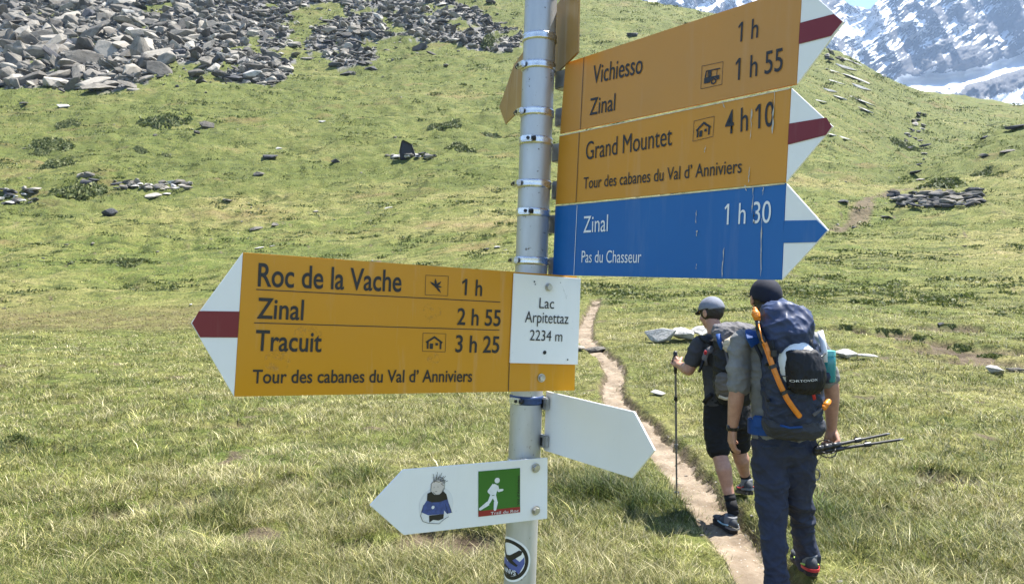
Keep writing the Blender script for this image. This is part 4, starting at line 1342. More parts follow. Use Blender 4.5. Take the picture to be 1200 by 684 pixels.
def streaks(P, root, items, mat=None, name="bird_dropping", y=-0.0018):
    rr = random.Random(len(items))
    for (x0, y0, x1, y1, w) in items:
        bm = bmesh.new()
        n = 9; L, Rr = [], []
        for i in range(n):
            f = i / (n - 1)
            p = P.p(x0 + (x1 - x0) * f + rr.uniform(-.45, .45), y0 + (y1 - y0) * f)
            ww = w * 0.0009 * (0.2 + rr.random() ** 2 * 1.3) * (0.4 if i in (0, n-1) else 1)
            L.append(p - Vector((ww, 0))); Rr.append(p + Vector((ww, 0)))
        poly_sheet(bm, L + Rr[::-1], y)
        from_bm(name, bm, mat or M_DROP, root)

TH = 0.0035
def arrow_sign(P, name, label, body, tip, shoulder, body_mat, tip_mat, stripe, stripe_mat):
    root = P.root(name)
    tag(root, label, "sign", "signs on the post")
    from_bm("panel", slab_bm([P.p(*b) for b in body], 0, TH, 0.0005), body_mat, root)
    if tip:
        tp = from_bm("arrow_tip", slab_bm([P.p(*shoulder[0]), P.p(*tip), P.p(*shoulder[1])], 0.0001, TH - .0001, 0.0004), tip_mat, root)
        if stripe:
            bm = bmesh.new(); poly_sheet(bm, [P.p(*s) for s in stripe], -0.0008)
            from_bm("stripe", bm, stripe_mat, tp)
    return root

# -- the right-hand stack of three
PR = Plate(657, 1.325, -49.2, 158)
s1 = arrow_sign(PR, "direction_sign", "topmost yellow arrow sign pointing right, reading Vichiesso and Zinal", [(662.5, 74.4), (940, -17), (933.4, 99), (656, 157)], (988.6, 25.8), [(940.2, -17), (933.6, 99)],
                M_YEL_REFL, M_WHITE, [(937.6, 27.4), (977, 17.0), (987.4, 25.9), (974, 42.6), (936.2, 52.2)], M_RED)
text_lines(PR, s1, [("Vichiesso", (694.7, 98.6), (752.8, 86), 77.8), ("Zinal", (691.1, 135.5), (720.9, 129.7), 116.3), ("1 h", (864.6, 50.2), (888.3, 44.4), 27.8), ("1 h 55", (861.5, 95.0), (917, 83.0), 70.0)], M_INK, weight=0.004)
divider(PR, s1, (684.7, 67.6), (680.4, 152.2), 0.0012, M_INK)
pictogram(PR, s1, [(823, 78.1), (847.8, 72.8), (846.3, 99.3), (821.6, 104.7)], "bus")
for py in (92, 136): bracket(PR, s1, 655, py, 0.034, 0.034, 0.0045, 0.022)

M_YEL_M = enamel("duller_yellow_enamel", (0.59, 0.252, 0.010), (0.52, 0.245, 0.042), 0.4, 0.14)  # yellow dulled in the colour itself to carry the board's reflection
s2 = arrow_sign(PR, "direction_sign", "second yellow arrow sign pointing right, reading Grand Mountet", [(655.4, 159.2), (927, 103.2), (920.8, 213.6), (650.8, 239.6)], (976, 148.4), [(927.2, 103.4), (921, 213.6)],
                M_YEL_M, M_WHITE, [(924.6, 145.2), (968.6, 138.0), (975.0, 148.4), (968, 158.6), (923.6, 169.8)], M_RED)
text_lines(PR, s2, [("Grand Mountet", (686.8, 187.5), (787.6, 170.3), 167), ("4 h 10", (850, 158), (907, 147.6), 131.0), ("Tour des cabanes du Val d’ Anniviers", (684, 221.5), (869.3, 202.5), 208.4)], M_INK, weight=0.004)
divider(PR, s2, (679.3, 155.6), (675.4, 237), 0.0012, M_INK)
pictogram(PR, s2, [(813.7, 142.3), (837.4, 136.6), (836, 160.2), (812.3, 166)], "hut")
bm = bmesh.new(); line_sheet(bm, PR.p(656.5, 159.6), PR.p(926, 104.0), 0.0018, -0.0011); from_bm("pale_edge", bm, M_RIM, s2)  # pale strip draws a bright line along the panel's top edge
streaks(PR, s2, [(881.5, 128, 880, 164, 1.0), (908.5, 108, 905.5, 157, 1.2), (847, 119, 850, 127, 1.6), (827.5, 171, 826.5, 179, .8), (879, 196, 878, 214, .7)])
streaks(PR, s2, [(906, 117, 905.2, 134, .9)], M_INK, "black_smear", -0.0022)
for py in (178, 222): bracket(PR, s2, 651, py, 0.034, 0.034, 0.0045, 0.022)

s3 = arrow_sign(PR, "direction_sign", "blue arrow sign pointing right, reading Zinal and Pas du Chasseur in white", [(650.6, 241.2), (921, 214.9), (916, 328), (647.5, 322.2)], (970.4, 269.9), [(921.2, 214.9), (916.2, 328)],
                M_BLUE, M_WHITE, [(919.5, 258.6), (957.0, 258.0), (969.4, 269.9), (957, 283.8), (917.4, 284.8)], M_BLUE)
text_lines(PR, s3, [("Zinal", (684, 272.8), (712.6, 271), 253.8), ("Pas du Chasseur", (681.8, 307.5), (751.7, 307.9), 293.9), ("1 h 30", (848.9, 263.4), (903.3, 260.9), 239.4)], M_WINK, weight=0.0)
divider(PR, s3, (676.8, 240.6), (672.9, 322.0), 0.0011, M_WINK)
bm = bmesh.new(); line_sheet(bm, PR.p(652, 241.5), PR.p(920, 215.5), 0.0016, -0.0011); from_bm("pale_edge", bm, M_RIM, s3)  # same pale strip along the blue panel's top edge
streaks(PR, s3, [(883.5, 219, 882, 250, 1.0), (893.5, 256, 892, 324, .9), (849, 290, 846.5, 325, .7), (817, 246, 816, 262, .7), (817.5, 270, 817, 277, 1.4), (874, 217, 875, 224, 1.8), (895, 218, 894.5, 229, .8), (817, 309, 816, 316, .8)])
streaks(PR, s3, [(884, 248, 884.5, 262, 1.3)], M_INK, "black_smear", -0.0022)
for py in (262, 312): bracket(PR, s3, 647, py, 0.034, 0.034, 0.0045, 0.022)

# -- the weathered sign behind the post, seen on its back
PB = Plate(650, 1.40, 104.2, 60)
sb = arrow_sign(PB, "direction_sign", "stained yellow sign behind the post, seen almost edge on from its back", [(680.5, -30), (679, 62), (593.8, 145.5), (604, 76)], (586.5, 126), [(593.7, 145.6), (603.9, 76)], M_BACK, M_BACK, None, None)
for (px, py) in ((662, 12), (660, 62)): bracket(PB, sb, px, py, 0.05, 0.02, -0.022, 0.02)

# -- the big left-hand sign
PL = Plate(635, 1.292, 27.5, 342)
s4 = arrow_sign(PL, "direction_sign", "large yellow arrow sign pointing left, reading Roc de la Vache, Zinal, Tracuit", [(285, 295.8), (676, 323.6), (673.4, 457.2), (274.6, 464.4)], (224, 378.3), [(284.8, 295.8), (274.4, 464.4)],
                M_YEL, M_WHITE, [(280.6, 364.8), (233.2, 364.2), (225.2, 378.4), (234.8, 395.0), (278.6, 395.2)], M_RED)
text_lines(PL, s4, [("Roc de la Vache", (302, 335.0), (470, 341.6), 308.4), ("1 h", (540.4, 345.2), (564.4, 346.6), 326.6), ("Zinal", (300.8, 372.6), (355.2, 374.6), 348.8), ("2 h 55", (535.2, 380), (586, 381.8), 361.0),
                   ("Tracuit", (298.8, 410.4), (376.4, 411.8), 386.6), ("3 h 25", (533.2, 412), (584.4, 413), 392.6), ("Tour des cabanes du Val d’ Anniviers", (295.6, 448.6), (552.8, 446.8), 433.0)], M_INK)
divider(PL, s4, (300, 339), (586, 353.8), 0.0013, M_INK); divider(PL, s4, (297.6, 378), (584.8, 386.6), 0.0013, M_INK); divider(PL, s4, (596.6, 424.5), (595.4, 458), 0.0014, M_INK)
pictogram(PL, s4, [(498.8, 322.4), (525.2, 323.6), (524.4, 346.4), (498, 345.2)], "star")
pictogram(PL, s4, [(495.6, 390), (522.4, 390.8), (521.6, 412), (494.8, 411.2)], "hut")
bolt(PL, s4, 634, 442.4)
# scuffed paint
t_ = NT("paint_scuff"); n_ = t_.noise(90, 5, .7)
t_.set((0.62, 0.36, 0.10), .7)
tr_ = t_.n("ShaderNodeBsdfTransparent"); mx_ = t_.n("ShaderNodeMixShader")
t_.l(t_.ramp(n_, [(0.50, 0.0), (0.72, 0.55)]), mx_.inputs[0]); t_.l(tr_.outputs[0], mx_.inputs[1]); t_.l(t_.b.outputs[0], mx_.inputs[2]); t_.l(mx_.outputs[0], t_.out.inputs["Surface"])
for cx, cy, rx_, rz_ in ((506, 366, .017, .017), (361, 390, .022, .011), (508, 420, .012, .010), (325, 422, .02, .018)):
    bm = bmesh.new(); disc_sheet(bm, PL.p(cx, cy), rz_, -0.0009, 24, rx_ / rz_); from_bm("scuff_mark", bm, t_.m, s4)

# -- the white name plate screwed over it
rootp = PL.root("name_plate")
tag(rootp, "white plate reading Lac Arpitettaz 2234 m, screwed over the large yellow sign", "sign", "signs on the post")
from_bm("panel", slab_bm([PL.p(601.0, 320.2), PL.p(679.2, 326.2), PL.p(675.6, 426.8), PL.p(596.2, 424.8)], -0.0048, -0.0014, 0.0008), M_WHITE, rootp)
text_lines(PL, rootp, [("Lac", (630, 360.8), (647.2, 361.4), 348.6), ("Arpitettaz", (613.2, 377.2), (664, 379.2), 364.2), ("2234 m", (618.8, 398.2), (656.8, 399.6), 386)], M_INK, -0.0060, 0.0)
for (x_, y_, r_) in ((636.4, 412.4, .0036), (624.4, 330, .0016), (663.2, 420.8, .0016), (625.4, 333, .0012), (655, 331, .0008)):
    bm = bmesh.new(); disc_sheet(bm, PL.p(x_, y_), r_, -0.0060, 14); from_bm("black_spot", bm, M_INK, rootp)
streaks(PL, rootp, [(657, 335, 662, 350, .5)], M_BOLT, "scratch", -0.0060)
bolt(PL, rootp, 641, 336.4, 0.0058, -0.0058)

# -- the small white sign, lower left
PW = Plate(627, 1.290, 31.0, 572)
s5 = PW.root("trail_sign")
tag(s5, "small white arrow sign pointing left with a green runner square and a sketched figure", "sign", "signs on the post")
from_bm("panel", slab_bm([PW.p(641.8, 535.8), PW.p(472.6, 549.8), PW.p(433.6, 591.6), PW.p(473.2, 626.4), PW.p(641.4, 607.2)], 0, TH, 0.0006), M_WHITE, s5)
for py in (547.6, 597.3): bolt(PW, s5, 627.3, py, 0.0068, -0.0012)
sq = [PW.p(560.3, 551.7), PW.p(609.2, 547.6), PW.p(609.2, 599.4), PW.p(560.3, 604.8)]
def qq(u, v): return sq[0]*(1-u)*(1-v) + sq[1]*u*(1-v) + sq[2]*u*v + sq[3]*(1-u)*v
bm = bmesh.new(); poly_sheet(bm, sq, -0.0009); g_ = from_bm("green_square", bm, M_GREEN, s5)
bm = bmesh.new(); poly_sheet(bm, [qq(0, .875), qq(1, .875), qq(1, 1), qq(0, 1)], -0.0012); from_bm("red_band", bm, M_REDP, g_)
bm = bmesh.new()
def stroke(pts, w0, w1, y=-0.0014):
    for (a, b) in zip(pts[:-1], pts[1:]):
        A, B = Vector(a), Vector(b); d = (B - A).normalized(); n = Vector((-d.y, d.x))
        poly_sheet(bm, [qq(*(A - n * w0)), qq(*(B - n * w1)), qq(*(B + n * w1)), qq(*(A + n * w0))], y)
        poly_sheet(bm, [qq(b[0] + w1 * math.cos(t), b[1] + w1 * math.sin(t)) for t in np.linspace(0, 6.28, 11)[:-1]], y - 1e-5)
poly_sheet(bm, [qq(.44 + .062 * math.cos(t), .235 + .062 * math.sin(t)) for t in np.linspace(0, 6.28, 21)[:-1]], -0.0014)
poly_sheet(bm, [qq(*p) for p in [(.36, .30), (.43, .33), (.45, .42), (.41, .55), (.28, .55), (.29, .44)]], -0.00145)
stroke([(.36, .32), (.24, .455), (.30, .52)], .036, .030); stroke([(.43, .35), (.47, .465), (.565, .455)], .034, .024)
stroke([(.32, .56), (.23, .72), (.04, .83)], .05, .030, -.0015); stroke([(.36, .56), (.41, .70), (.385, .875)], .05, .032, -.0016)
poly_sheet(bm, [qq(*p) for p in [(.37, .83), (.42, .83), (.42, .875), (.37, .875)]], -0.00165)
from_bm("runner_figure", bm, M_WINK, g_)
bm = bmesh.new(); add_text_local(bm, "Trail du Roc", qq(.28, .985), qq(.96, .985), 0.0050, -0.0016, 0.0); from_bm("band_lettering", bm, M_WINK, g_)
bm = bmesh.new()
add_text_local(bm, "Val d’Anniviers", qq(.985, .83), qq(.985, .17), 0.0050, -0.0014, 0.02)
from_bm("square_lettering", bm, M_INK, g_)
# sketched figure in a blue jumper and black scarf, on a clear round sticker
def K(x, y): return PW.p(430 + x / 5.217, 530 + y / 5.217)
bm = bmesh.new(); disc_sheet(bm, K(425, 320), 0.031, -0.0007, 48); fig = from_bm("clear_sticker", bm, simple_mat("sticker_film", (0.74, 0.74, 0.74), .25, var=.04), s5)
bm = bmesh.new(); poly_sheet(bm, [K(*p) for p in [(365, 290), (490, 275), (500, 310), (516, 365), (488, 372), (470, 350), (470, 372), (372, 380), (330, 362), (345, 320)]], -0.0010)
from_bm("blue_jumper", bm, simple_mat("print_blue", (0.045, 0.075, 0.24), .4, var=.3, scale=200), fig)
bm = bmesh.new()
poly_sheet(bm, [K(*p) for p in [(365, 290), (368, 248), (392, 236), (412, 256), (440, 254), (465, 232), (484, 252), (492, 282), (440, 300), (395, 302)]], -0.0013)
poly_sheet(bm, [K(*p) for p in [(378, 382), (468, 372), (466, 400), (436, 412), (404, 408), (380, 424)]], -0.0013)
for a, b in [((392, 192), (388, 236)), ((388, 192), (410, 170)), ((410, 170), (440, 178)), ((440, 178), (474, 162)), ((474, 165), (472, 220)), ((472, 220), (462, 234)), ((428, 160), (440, 148)), ((440, 146), (460, 152)), ((460, 152), (470, 176)), ((452, 150), (446, 176)), ((402, 240), (420, 254)), ((408, 206), (409, 214)), ((432, 204), (433, 212)), ((414, 236), (426, 235)),
             ((344, 318), (326, 385)), ((326, 385), (340, 418)), ((340, 418), (372, 428)), ((372, 428), (440, 432)), ((440, 432), (470, 404)), ((470, 404), (498, 388)), ((500, 312), (518, 366)), ((478, 312), (492, 372)), ((468, 200), (450, 186)), ((456, 240), (468, 214))]:
    line_sheet(bm, K(*a), K(*b), 0.0007, -0.0014)
for k_ in range(16):
    a_ = 2.6 - 2.3 * k_ / 15; r0_, r1_ = 30 + 4 * (k_ % 2), 50 + 13 * ((k_ * 7) % 3)
    line_sheet(bm, K(434 + r0_ * math.cos(a_) * .9, 198 - r0_ * math.sin(a_)), K(436 + r1_ * math.cos(a_ - .15) * .8, 192 - r1_ * math.sin(a_ - .15)), 0.0007, -0.0014)
from_bm("figure_outline", bm, M_INK, fig)
bm = bmesh.new(); poly_sheet(bm, [K(*p) for p in [(392, 196), (404, 172), (440, 166), (466, 178), (470, 216), (456, 240), (436, 254), (412, 252), (394, 234)]], -0.0011)
from_bm("figure_face", bm, simple_mat("print_face", (0.62, 0.55, 0.50), .4, var=.06), fig)
bm = bmesh.new(); disc_sheet(bm, K(402, 332), 0.0028, -0.0014, 14); from_bm("jumper_badge", bm, M_WINK, fig)

# -- the plain white sign, lower right, seen on its back
PD = Plate(645, 1.315, -56.5, 495)
s6 = PD.root("trail_sign")
tag(s6, "plain white arrow sign pointing right below the yellow sign, without any writing", "sign", "signs on the post")
from_bm("panel", slab_bm([PD.p(640, 458.0), PD.p(742.9, 482.1), PD.p(767, 527.4), PD.p(740.6, 559.8), PD.p(637, 527.2)], 0, TH, 0.0006), M_WHITE, s6)
for (px, py) in ((641, 472), (640, 516)): 
    a = PD.p(px, py); bm = bmesh.new(); box_bm(bm, (a.x, -0.006, a.y), (0.022, 0.011, 0.023), None, 0.002); br = from_bm("bracket", bm, M_BRACK, s6, True, 40)
    bm = bmesh.new(); box_bm(bm, (a.x + .001, -0.0122, a.y), (0.006, 0.0012, 0.015), None, 0.0003); from_bm("slot", bm, M_BLACKM, br)
# ------------------------------------------------------------------ people
FEET = []
class Fig:
    def __init__(self, d, root_px):
        self.d = d
        self.x0 = (root_px - 600) / F * d
        self.root = Vector((self.x0, d, gz(self.x0, d)))
    def P(self, px, py, dy=0.0):
        """joint read off the photograph at its own distance, in the figure's own frame"""
        return EYE + ray(px, py) * (self.d + dy) - self.root
    def m(self, n, dy=0.0):
        return n / F * (self.d + dy)

def ball(bm, c, r, M=None, seg=20):
    c = Vector(c)
    r = (r, r, r) if isinstance(r, (int, float)) else r
    res = bmesh.ops.create_uvsphere(bm, u_segments=seg, v_segments=seg * 2 // 3, radius=1.0)
    for v in res["verts"]:
        p = Vector((v.co.x * r[0], v.co.y * r[1], v.co.z * r[2]))
        v.co = (M @ p if M is not None else p) + c
def limb(bm, pts, rad, n=20):
    """tapered chain through joints"""
    for i in range(len(pts) - 1):
        tube_bm(bm, pts[i], pts[i+1], rad[i], rad[i+1], n)
    for p, r in zip(pts, rad):
        ball(bm, p, r, seg=n)
def loft(bm, rings, n=32, power=2.0):
    """rings: (centre, half width, half depth[, yaw]) stacked; superellipse sections"""
    loops = []
    for rg in rings:
        c, rx, ry = rg[0], rg[1], rg[2]
        yaw = rg[3] if len(rg) > 3 else 0.0
        L = []
        for i in range(n):
            a = 2 * math.pi * i / n
            ca, sa = math.cos(a), math.sin(a)
            x = rx * math.copysign(abs(ca) ** (2 / power), ca); y = ry * math.copysign(abs(sa) ** (2 / power), sa)
            L.append(bm.verts.new((c.x + x * math.cos(yaw) - y * math.sin(yaw), c.y + x * math.sin(yaw) + y * math.cos(yaw), c.z)))
        loops.append(L)
    for a, b in zip(loops[:-1], loops[1:]):
        for i in range(n):
            bm.faces.new((a[i], a[(i+1) % n], b[(i+1) % n], b[i]))
    bm.faces.new(loops[0]); bm.faces.new(loops[-1])
    bmesh.ops.recalc_face_normals(bm, faces=bm.faces)

def grow(name, bm, mat, parent, voxel=0.006, smooth=5, wrinkle=None, paint=None):
    """one continuous surface round the shapes in bm"""
    me = bpy.data.meshes.new(name)
    bm.to_mesh(me); bm.free()
    o = bpy.data.objects.new(name, me)
    COL.objects.link(o)
    md = o.modifiers.new("r", 'REMESH'); md.mode = 'VOXEL'; md.voxel_size = voxel
    ms = o.modifiers.new("s", 'SMOOTH'); ms.iterations = smooth; ms.factor = 0.5
    bpy.context.view_layer.update()
    dg = bpy.context.evaluated_depsgraph_get()
    me2 = bpy.data.meshes.new_from_object(o.evaluated_get(dg))
    bpy.data.objects.remove(o); bpy.data.meshes.remove(me)
    me2.name = name
    n = len(me2.vertices)
    if wrinkle:
        co = np.empty(n * 3, np.float32); me2.vertices.foreach_get("co", co); co = co.reshape(-1, 3)
        no = np.empty(n * 3, np.float32); me2.vertices.foreach_get("normal", no); no = no.reshape(-1, 3)
        d = wrinkle(co[:, 0].astype(float), co[:, 1].astype(float), co[:, 2].astype(float))
        co = co + no * d[:, None]
        me2.vertices.foreach_set("co", co.astype(np.float32).ravel())
    me2.materials.clear()
    me2.materials.append(mat)
    me2.polygons.foreach_set("use_smooth", np.ones(len(me2.polygons), dtype=bool))
    me2.update()
    o = bpy.data.objects.new(name, me2)
    return link(o, parent)

def folds(amp, fx, fz, seed, tilt=0.35):
    """creases: sharp ridges running slantwise, with smaller ones between"""
    def f(x, y, z):
        wx = x + 0.05 * noise3(x * 5, y * 5, z * 5 + seed); wz = z + 0.05 * noise3(x * 5 + 9, y * 5, z * 5 - seed)
        out = 0
        for k, (s_, w) in enumerate(((1.0, .62), (1.9, .38), (3.6, .20))):
            sg = 1 if k % 2 == 0 else -1
            u = (wx * sg * tilt + wz) * fz * s_ * 1.6; v = (wx - sg * tilt * wz + y * .6) * fx * s_ * .8
            out = out + w * (1 - np.minimum(1, np.abs(noise3(v + seed, y * fx * .7 * s_, u)) * 3.2)) ** 1.6
        return amp * (1.7 * out - 0.55)
    return f

def skin_mat():
    t = NT("sunburnt_skin")
    n = t.noise(30, 5, .6)
    c = t.ramp(n, [(.3, (0.36, 0.185, 0.125)), (.7, (0.47, 0.265, 0.185))])
    t.set(c, 0.5, 0, 0.35)
    t.b.inputs["Subsurface Weight"].default_value = 0.08
    t.b.inputs["Subsurface Radius"].default_value = (0.01, 0.004, 0.002)
    t.bump(t.noise(120, 3, .6), 0.15, 0.002)
    return t.m
def cloth(name, col, rough=.85, var=.12, weave=420, big=.25, sheen=0.0):
    t = NT(name)
    n1 = t.noise(weave, 2, .5); n2 = t.noise(9, 5, .65)
    c = t.ramp(n2, [(.3, tuple(x * (1 - big) for x in col)), (.7, tuple(min(1, x * (1 + big)) for x in col))])
    c = t.mix(t.ramp(n1, [(.35, .25), (.6, 0.0)]), c, tuple(x * .6 for x in col))
    t.set(c, rough, 0, .3)
    t.bump(t.math('ADD', t.math('MULTIPLY', n1, .4), t.noise(45, 4, .6)), .25, .004)
    return t.m
M_SKIN = skin_mat()
M_HAIR = simple_mat("dark_hair", (0.018, 0.013, 0.010), .55, var=.4, scale=180, bump=.4)
M_EYE = simple_mat("eye_white", (0.7, 0.68, 0.65), .2, var=.03)
M_NAVYT = cloth("navy_trousers_cloth", (0.027, 0.033, 0.056), .75)
M_GREYSH = cloth("grey_shirt_cloth", (0.19, 0.19, 0.185), .9)
M_DARKSH = cloth("charcoal_shirt_cloth", (0.050, 0.050, 0.055), .9)
M_BLACKC = cloth("black_cloth", (0.010, 0.010, 0.011), .85)
M_CAPG = cloth("grey_cap_cloth", (0.19, 0.20, 0.235), .9)
M_CAPN = cloth("dark_navy_cap_cloth", (0.012, 0.014, 0.026), .85)
M_NAVYP = cloth("navy_pack_cloth", (0.022, 0.032, 0.064), .55)
M_NAVYL = cloth("navy_pack_lid_cloth", (0.030, 0.044, 0.095), .5)
M_BLUEP = cloth("blue_webbing", (0.012, 0.058, 0.21), .7)
M_BLKP = cloth("black_mesh_cloth", (0.011, 0.012, 0.016), .6)
M_WHT = simple_mat("white_shell", (0.74, 0.77, 0.80), .35, var=.05, scale=20)
M_ORANGE = simple_mat("orange_anodised", (0.70, 0.22, 0.015), .38, var=.12, scale=40)
M_BLKPL = simple_mat("black_plastic", (0.012, 0.012, 0.013), .4, var=.2, scale=60)
M_RUB = simple_mat("rubber_sole", (0.022, 0.021, 0.02), .8, var=.3, scale=60, dirt=((.2, .15, .1), .7))
M_SHOEG = cloth("grey_boot_cloth", (0.16, 0.165, 0.17), .8)
M_SHOED = cloth("dark_boot_cloth", (0.055, 0.06, 0.066), .8)
M_LIME = simple_mat("lime_trim", (0.40, 0.55, 0.10), .5, var=.1)
M_REDT = simple_mat("red_trim", (0.45, 0.025, 0.03), .5, var=.15)
M_TEALC = simple_mat("light_blue_trim", (0.30, 0.48, 0.55), .5, var=.15)
M_GREYL = cloth("mottled_grey_cloth", (0.105, 0.10, 0.105), .75, big=.6)
M_TAUPE = cloth("taupe_cloth", (0.12, 0.105, 0.09), .8)
M_BEIGE = cloth("beige_cloth", (0.50, 0.42, 0.30), .8)
M_GREYB = cloth("dark_grey_pack_cloth", (0.035, 0.038, 0.048), .65)
M_CARBON = simple_mat("black_pole_shaft", (0.010, 0.010, 0.011), .6, 0, .2, 50)
M_ALUP = simple_mat("grey_pole_shaft", (0.20, 0.20, 0.21), .35, .6, .2, 50)

def head(bm, c, yaw, pitch, k=1.0):
    M = Matrix.Rotation(yaw, 3, 'Z') @ Matrix.Rotation(pitch, 3, 'X')
    def at(x, y, z): return c + M @ (Vector((x, y, z)) * k)
    def el(p, r): ball(bm, at(*p), tuple(q * k for q in r), M)
    el((0, -.008, .022), (.076, .096, .093)); el((0, .028, -.050), (.056, .068, .066)); el((0, .062, -.088), (.027, .024, .024))
    el((0, .075, .028), (.058, .02, .014)); el((.04, .058, -.028), (.026, .026, .024)); el((-.04, .058, -.028), (.026, .026, .024))
    limb(bm, [at(0, .088, .018), at(0, .108, -.022)], [.009 * k, .014 * k], 12)
    el((.011, .098, -.027), (.009, .010, .008)); el((-.011, .098, -.027), (.009, .010, .008))
    el((0, .090, -.055), (.024, .010, .006)); el((0, .088, -.066), (.021, .010, .007))
    for s in (-1, 1):
        el((s * .079, -.012, -.004), (.009, .021, .032)); el((s * .084, -.018, .008), (.006, .016, .018))
    return M, at
def eyes(root, at, M, k=1.0):
    for s in (-1, 1):
        bm = bmesh.new(); ball(bm, at(s * .032, .074, .006), .0125 * k, None, 14)
        from_bm("eye", bm, M_EYE, root, True)
def hand(bm, wrist, fdir, palm_n, thumb, curl, k=1.0, hook=0.9):
    """fdir: fingers' direction, palm_n: out of the palm, thumb: towards the thumb's side"""
    f = fdir.normalized(); p = (palm_n - palm_n.dot(f) * f).normalized(); t = f.cross(p)
    if t.dot(thumb) < 0: t = -t
    def at(a, b, c): return wrist + (f * a + t * b + p * c) * k
    for j, b in enumerate((-.030, -.010, .011, .031)):
        limb(bm, [at(.005, b * .55, 0), at(.085 - .006 * abs(j - 2), b, 0)], [.016 * k, .0125 * k], 12)
    limb(bm, [at(-.01, 0, 0), at(.05, 0, .004)], [.026 * k, .024 * k], 12)
    for j, (b, ln) in enumerate(((-.032, .062), (-.011, .080), (.011, .086), (.033, .074))):
        q = at(.085 - .006 * abs(j - 2), b, 0); ang = 0.12 + curl * .35
        pts = [q]; spread = b * .9
        for s, w in ((.45, 1.0), (.32, 1.25), (.23, .9)):
            d = f * math.cos(ang) + p * math.sin(ang) + t * spread
            q = q + d.normalized() * ln * s * k; pts.append(q); ang += curl * hook * w
        limb(bm, pts, [.0095 * k, .0090 * k, .0082 * k, .0070 * k], 10)
    b0 = at(.022, .028, .006)
    q1 = at(.052, .056, .016 + .012 * curl); q2 = q1 + (f * .8 + p * (.25 + .5 * curl) + t * (.25 - .6 * curl)).normalized() * .034 * k
    q3 = q2 + (f * .75 + p * (.3 + .5 * curl) - t * (.05 + .7 * curl)).normalized() * .027 * k
    limb(bm, [b0, q1, q2, q3], [.018 * k, .0125 * k, .0105 * k, .0080 * k], 10)
    return at

def shoe(root, ankle, toe_dir, ground_pt, mat, trim, heel_trim, k=1.0, pitch=0.0, name="boot", collar=0.1):
    f = Vector((toe_dir[0], toe_dir[1], 0)).normalized(); r = Vector((f.y, -f.x, 0))
    f = (f * math.cos(pitch) + Vector((0, 0, -1)) * math.sin(pitch)); u = r.cross(f)
    def at(a, b, c): return ground_pt + (f * a + r * b + u * c) * k
    Mx = Matrix((r, f, u)).transposed()
    bm = bmesh.new()
    prof = [(-.075, .034, .085), (-.04, .038, .098), (0, .038, .088), (.05, .040, .068), (.10, .044, .050), (.15, .043, .040), (.185, .033, .030)]
    for a, hw, h in prof:
        ball(bm, at(a, 0, .03 + h * .42), (hw * k, .038 * k, h * .55 * k), Mx, 16)
    limb(bm, [at(-.035, 0, .06), at(-.038, 0, .095)], [.042 * k, .043 * k], 16)
    o = grow(name, bm, mat, root, .005, 5)
    bm = bmesh.new(); tube_bm(bm, at(-.030, 0, .060), at(-.044, 0, .125), .047 * k, .045 * k, 24)
    grow("collar", bm, M_SHOEG, o, .005, 4)
    bm = bmesh.new()
    for i in range(4):
        a = .035 + .028 * i; z = .105 - .016 * i
        limb(bm, [at(a, -.026, z), at(a + .008, 0, z + .006), at(a, .026, z)], [.0035, .0035, .0035], 8)
    from_bm("laces", bm, M_BLKPL, o, True)
    bm = bmesh.new()
    pts = [(-.098, .018), (-.085, .034), (-.03, .039), (.04, .040), (.10, .050), (.15, .050), (.19, .036), (.212, .012)]
    outline = [(a, b) for a, b in pts] + [(a, -b) for a, b in reversed(pts)]
    lo = [bm.verts.new(at(a * .98, b * .96, 0)) for a, b in outline]; hi = [bm.verts.new(at(a, b, .030)) for a, b in outline]
    n = len(lo)
    for i in range(n): bm.faces.new((lo[i], lo[(i+1) % n], hi[(i+1) % n], hi[i]))
    bm.faces.new(lo[::-1]); bm.faces.new(hi)
    bmesh.ops.recalc_face_normals(bm, faces=bm.faces)
    bmesh.ops.bevel(bm, geom=list(bm.edges), offset=.004, segments=2, affect='EDGES', clamp_overlap=True)
    from_bm("sole", bm, M_RUB, o, True, 40)
    bm = bmesh.new()
    for zz, rr_ in ((.045, .041),):
        loop_in, loop_out = [], []
        for i in range(17):
            a = math.pi * (0.98 + 1.04 * i / 16)
            for hz, L in ((zz - .008, loop_in), (zz + .008, loop_out)):
                L.append(bm.verts.new(at(-.045 + math.sin(a) * .078, math.cos(a) * .045, hz)))
        for i in range(16): bm.faces.new((loop_in[i], loop_in[i+1], loop_out[i+1], loop_out[i]))
    r_ = bmesh.ops.extrude_face_region(bm, geom=list(bm.faces))
    for g in r_["geom"]:
        if isinstance(g, bmesh.types.BMVert): g.co += (g.co - at(-.03, 0, .045)).normalized() * .005
    bmesh.ops.recalc_face_normals(bm, faces=bm.faces)
    from_bm("heel_trim", bm, heel_trim, o, True, 40)
    bm = bmesh.new()
    for s in (-1, 1):
        limb(bm, [at(-.07, s * .040, .062), at(.0, s * .046, .048), at(.07, s * .050, .052)], [.006, .0065, .005], 8)
    from_bm("side_trim", bm, trim, o, True)
    FEET.append((root.location.x + ground_pt.x, root.location.y + ground_pt.y))
    return o
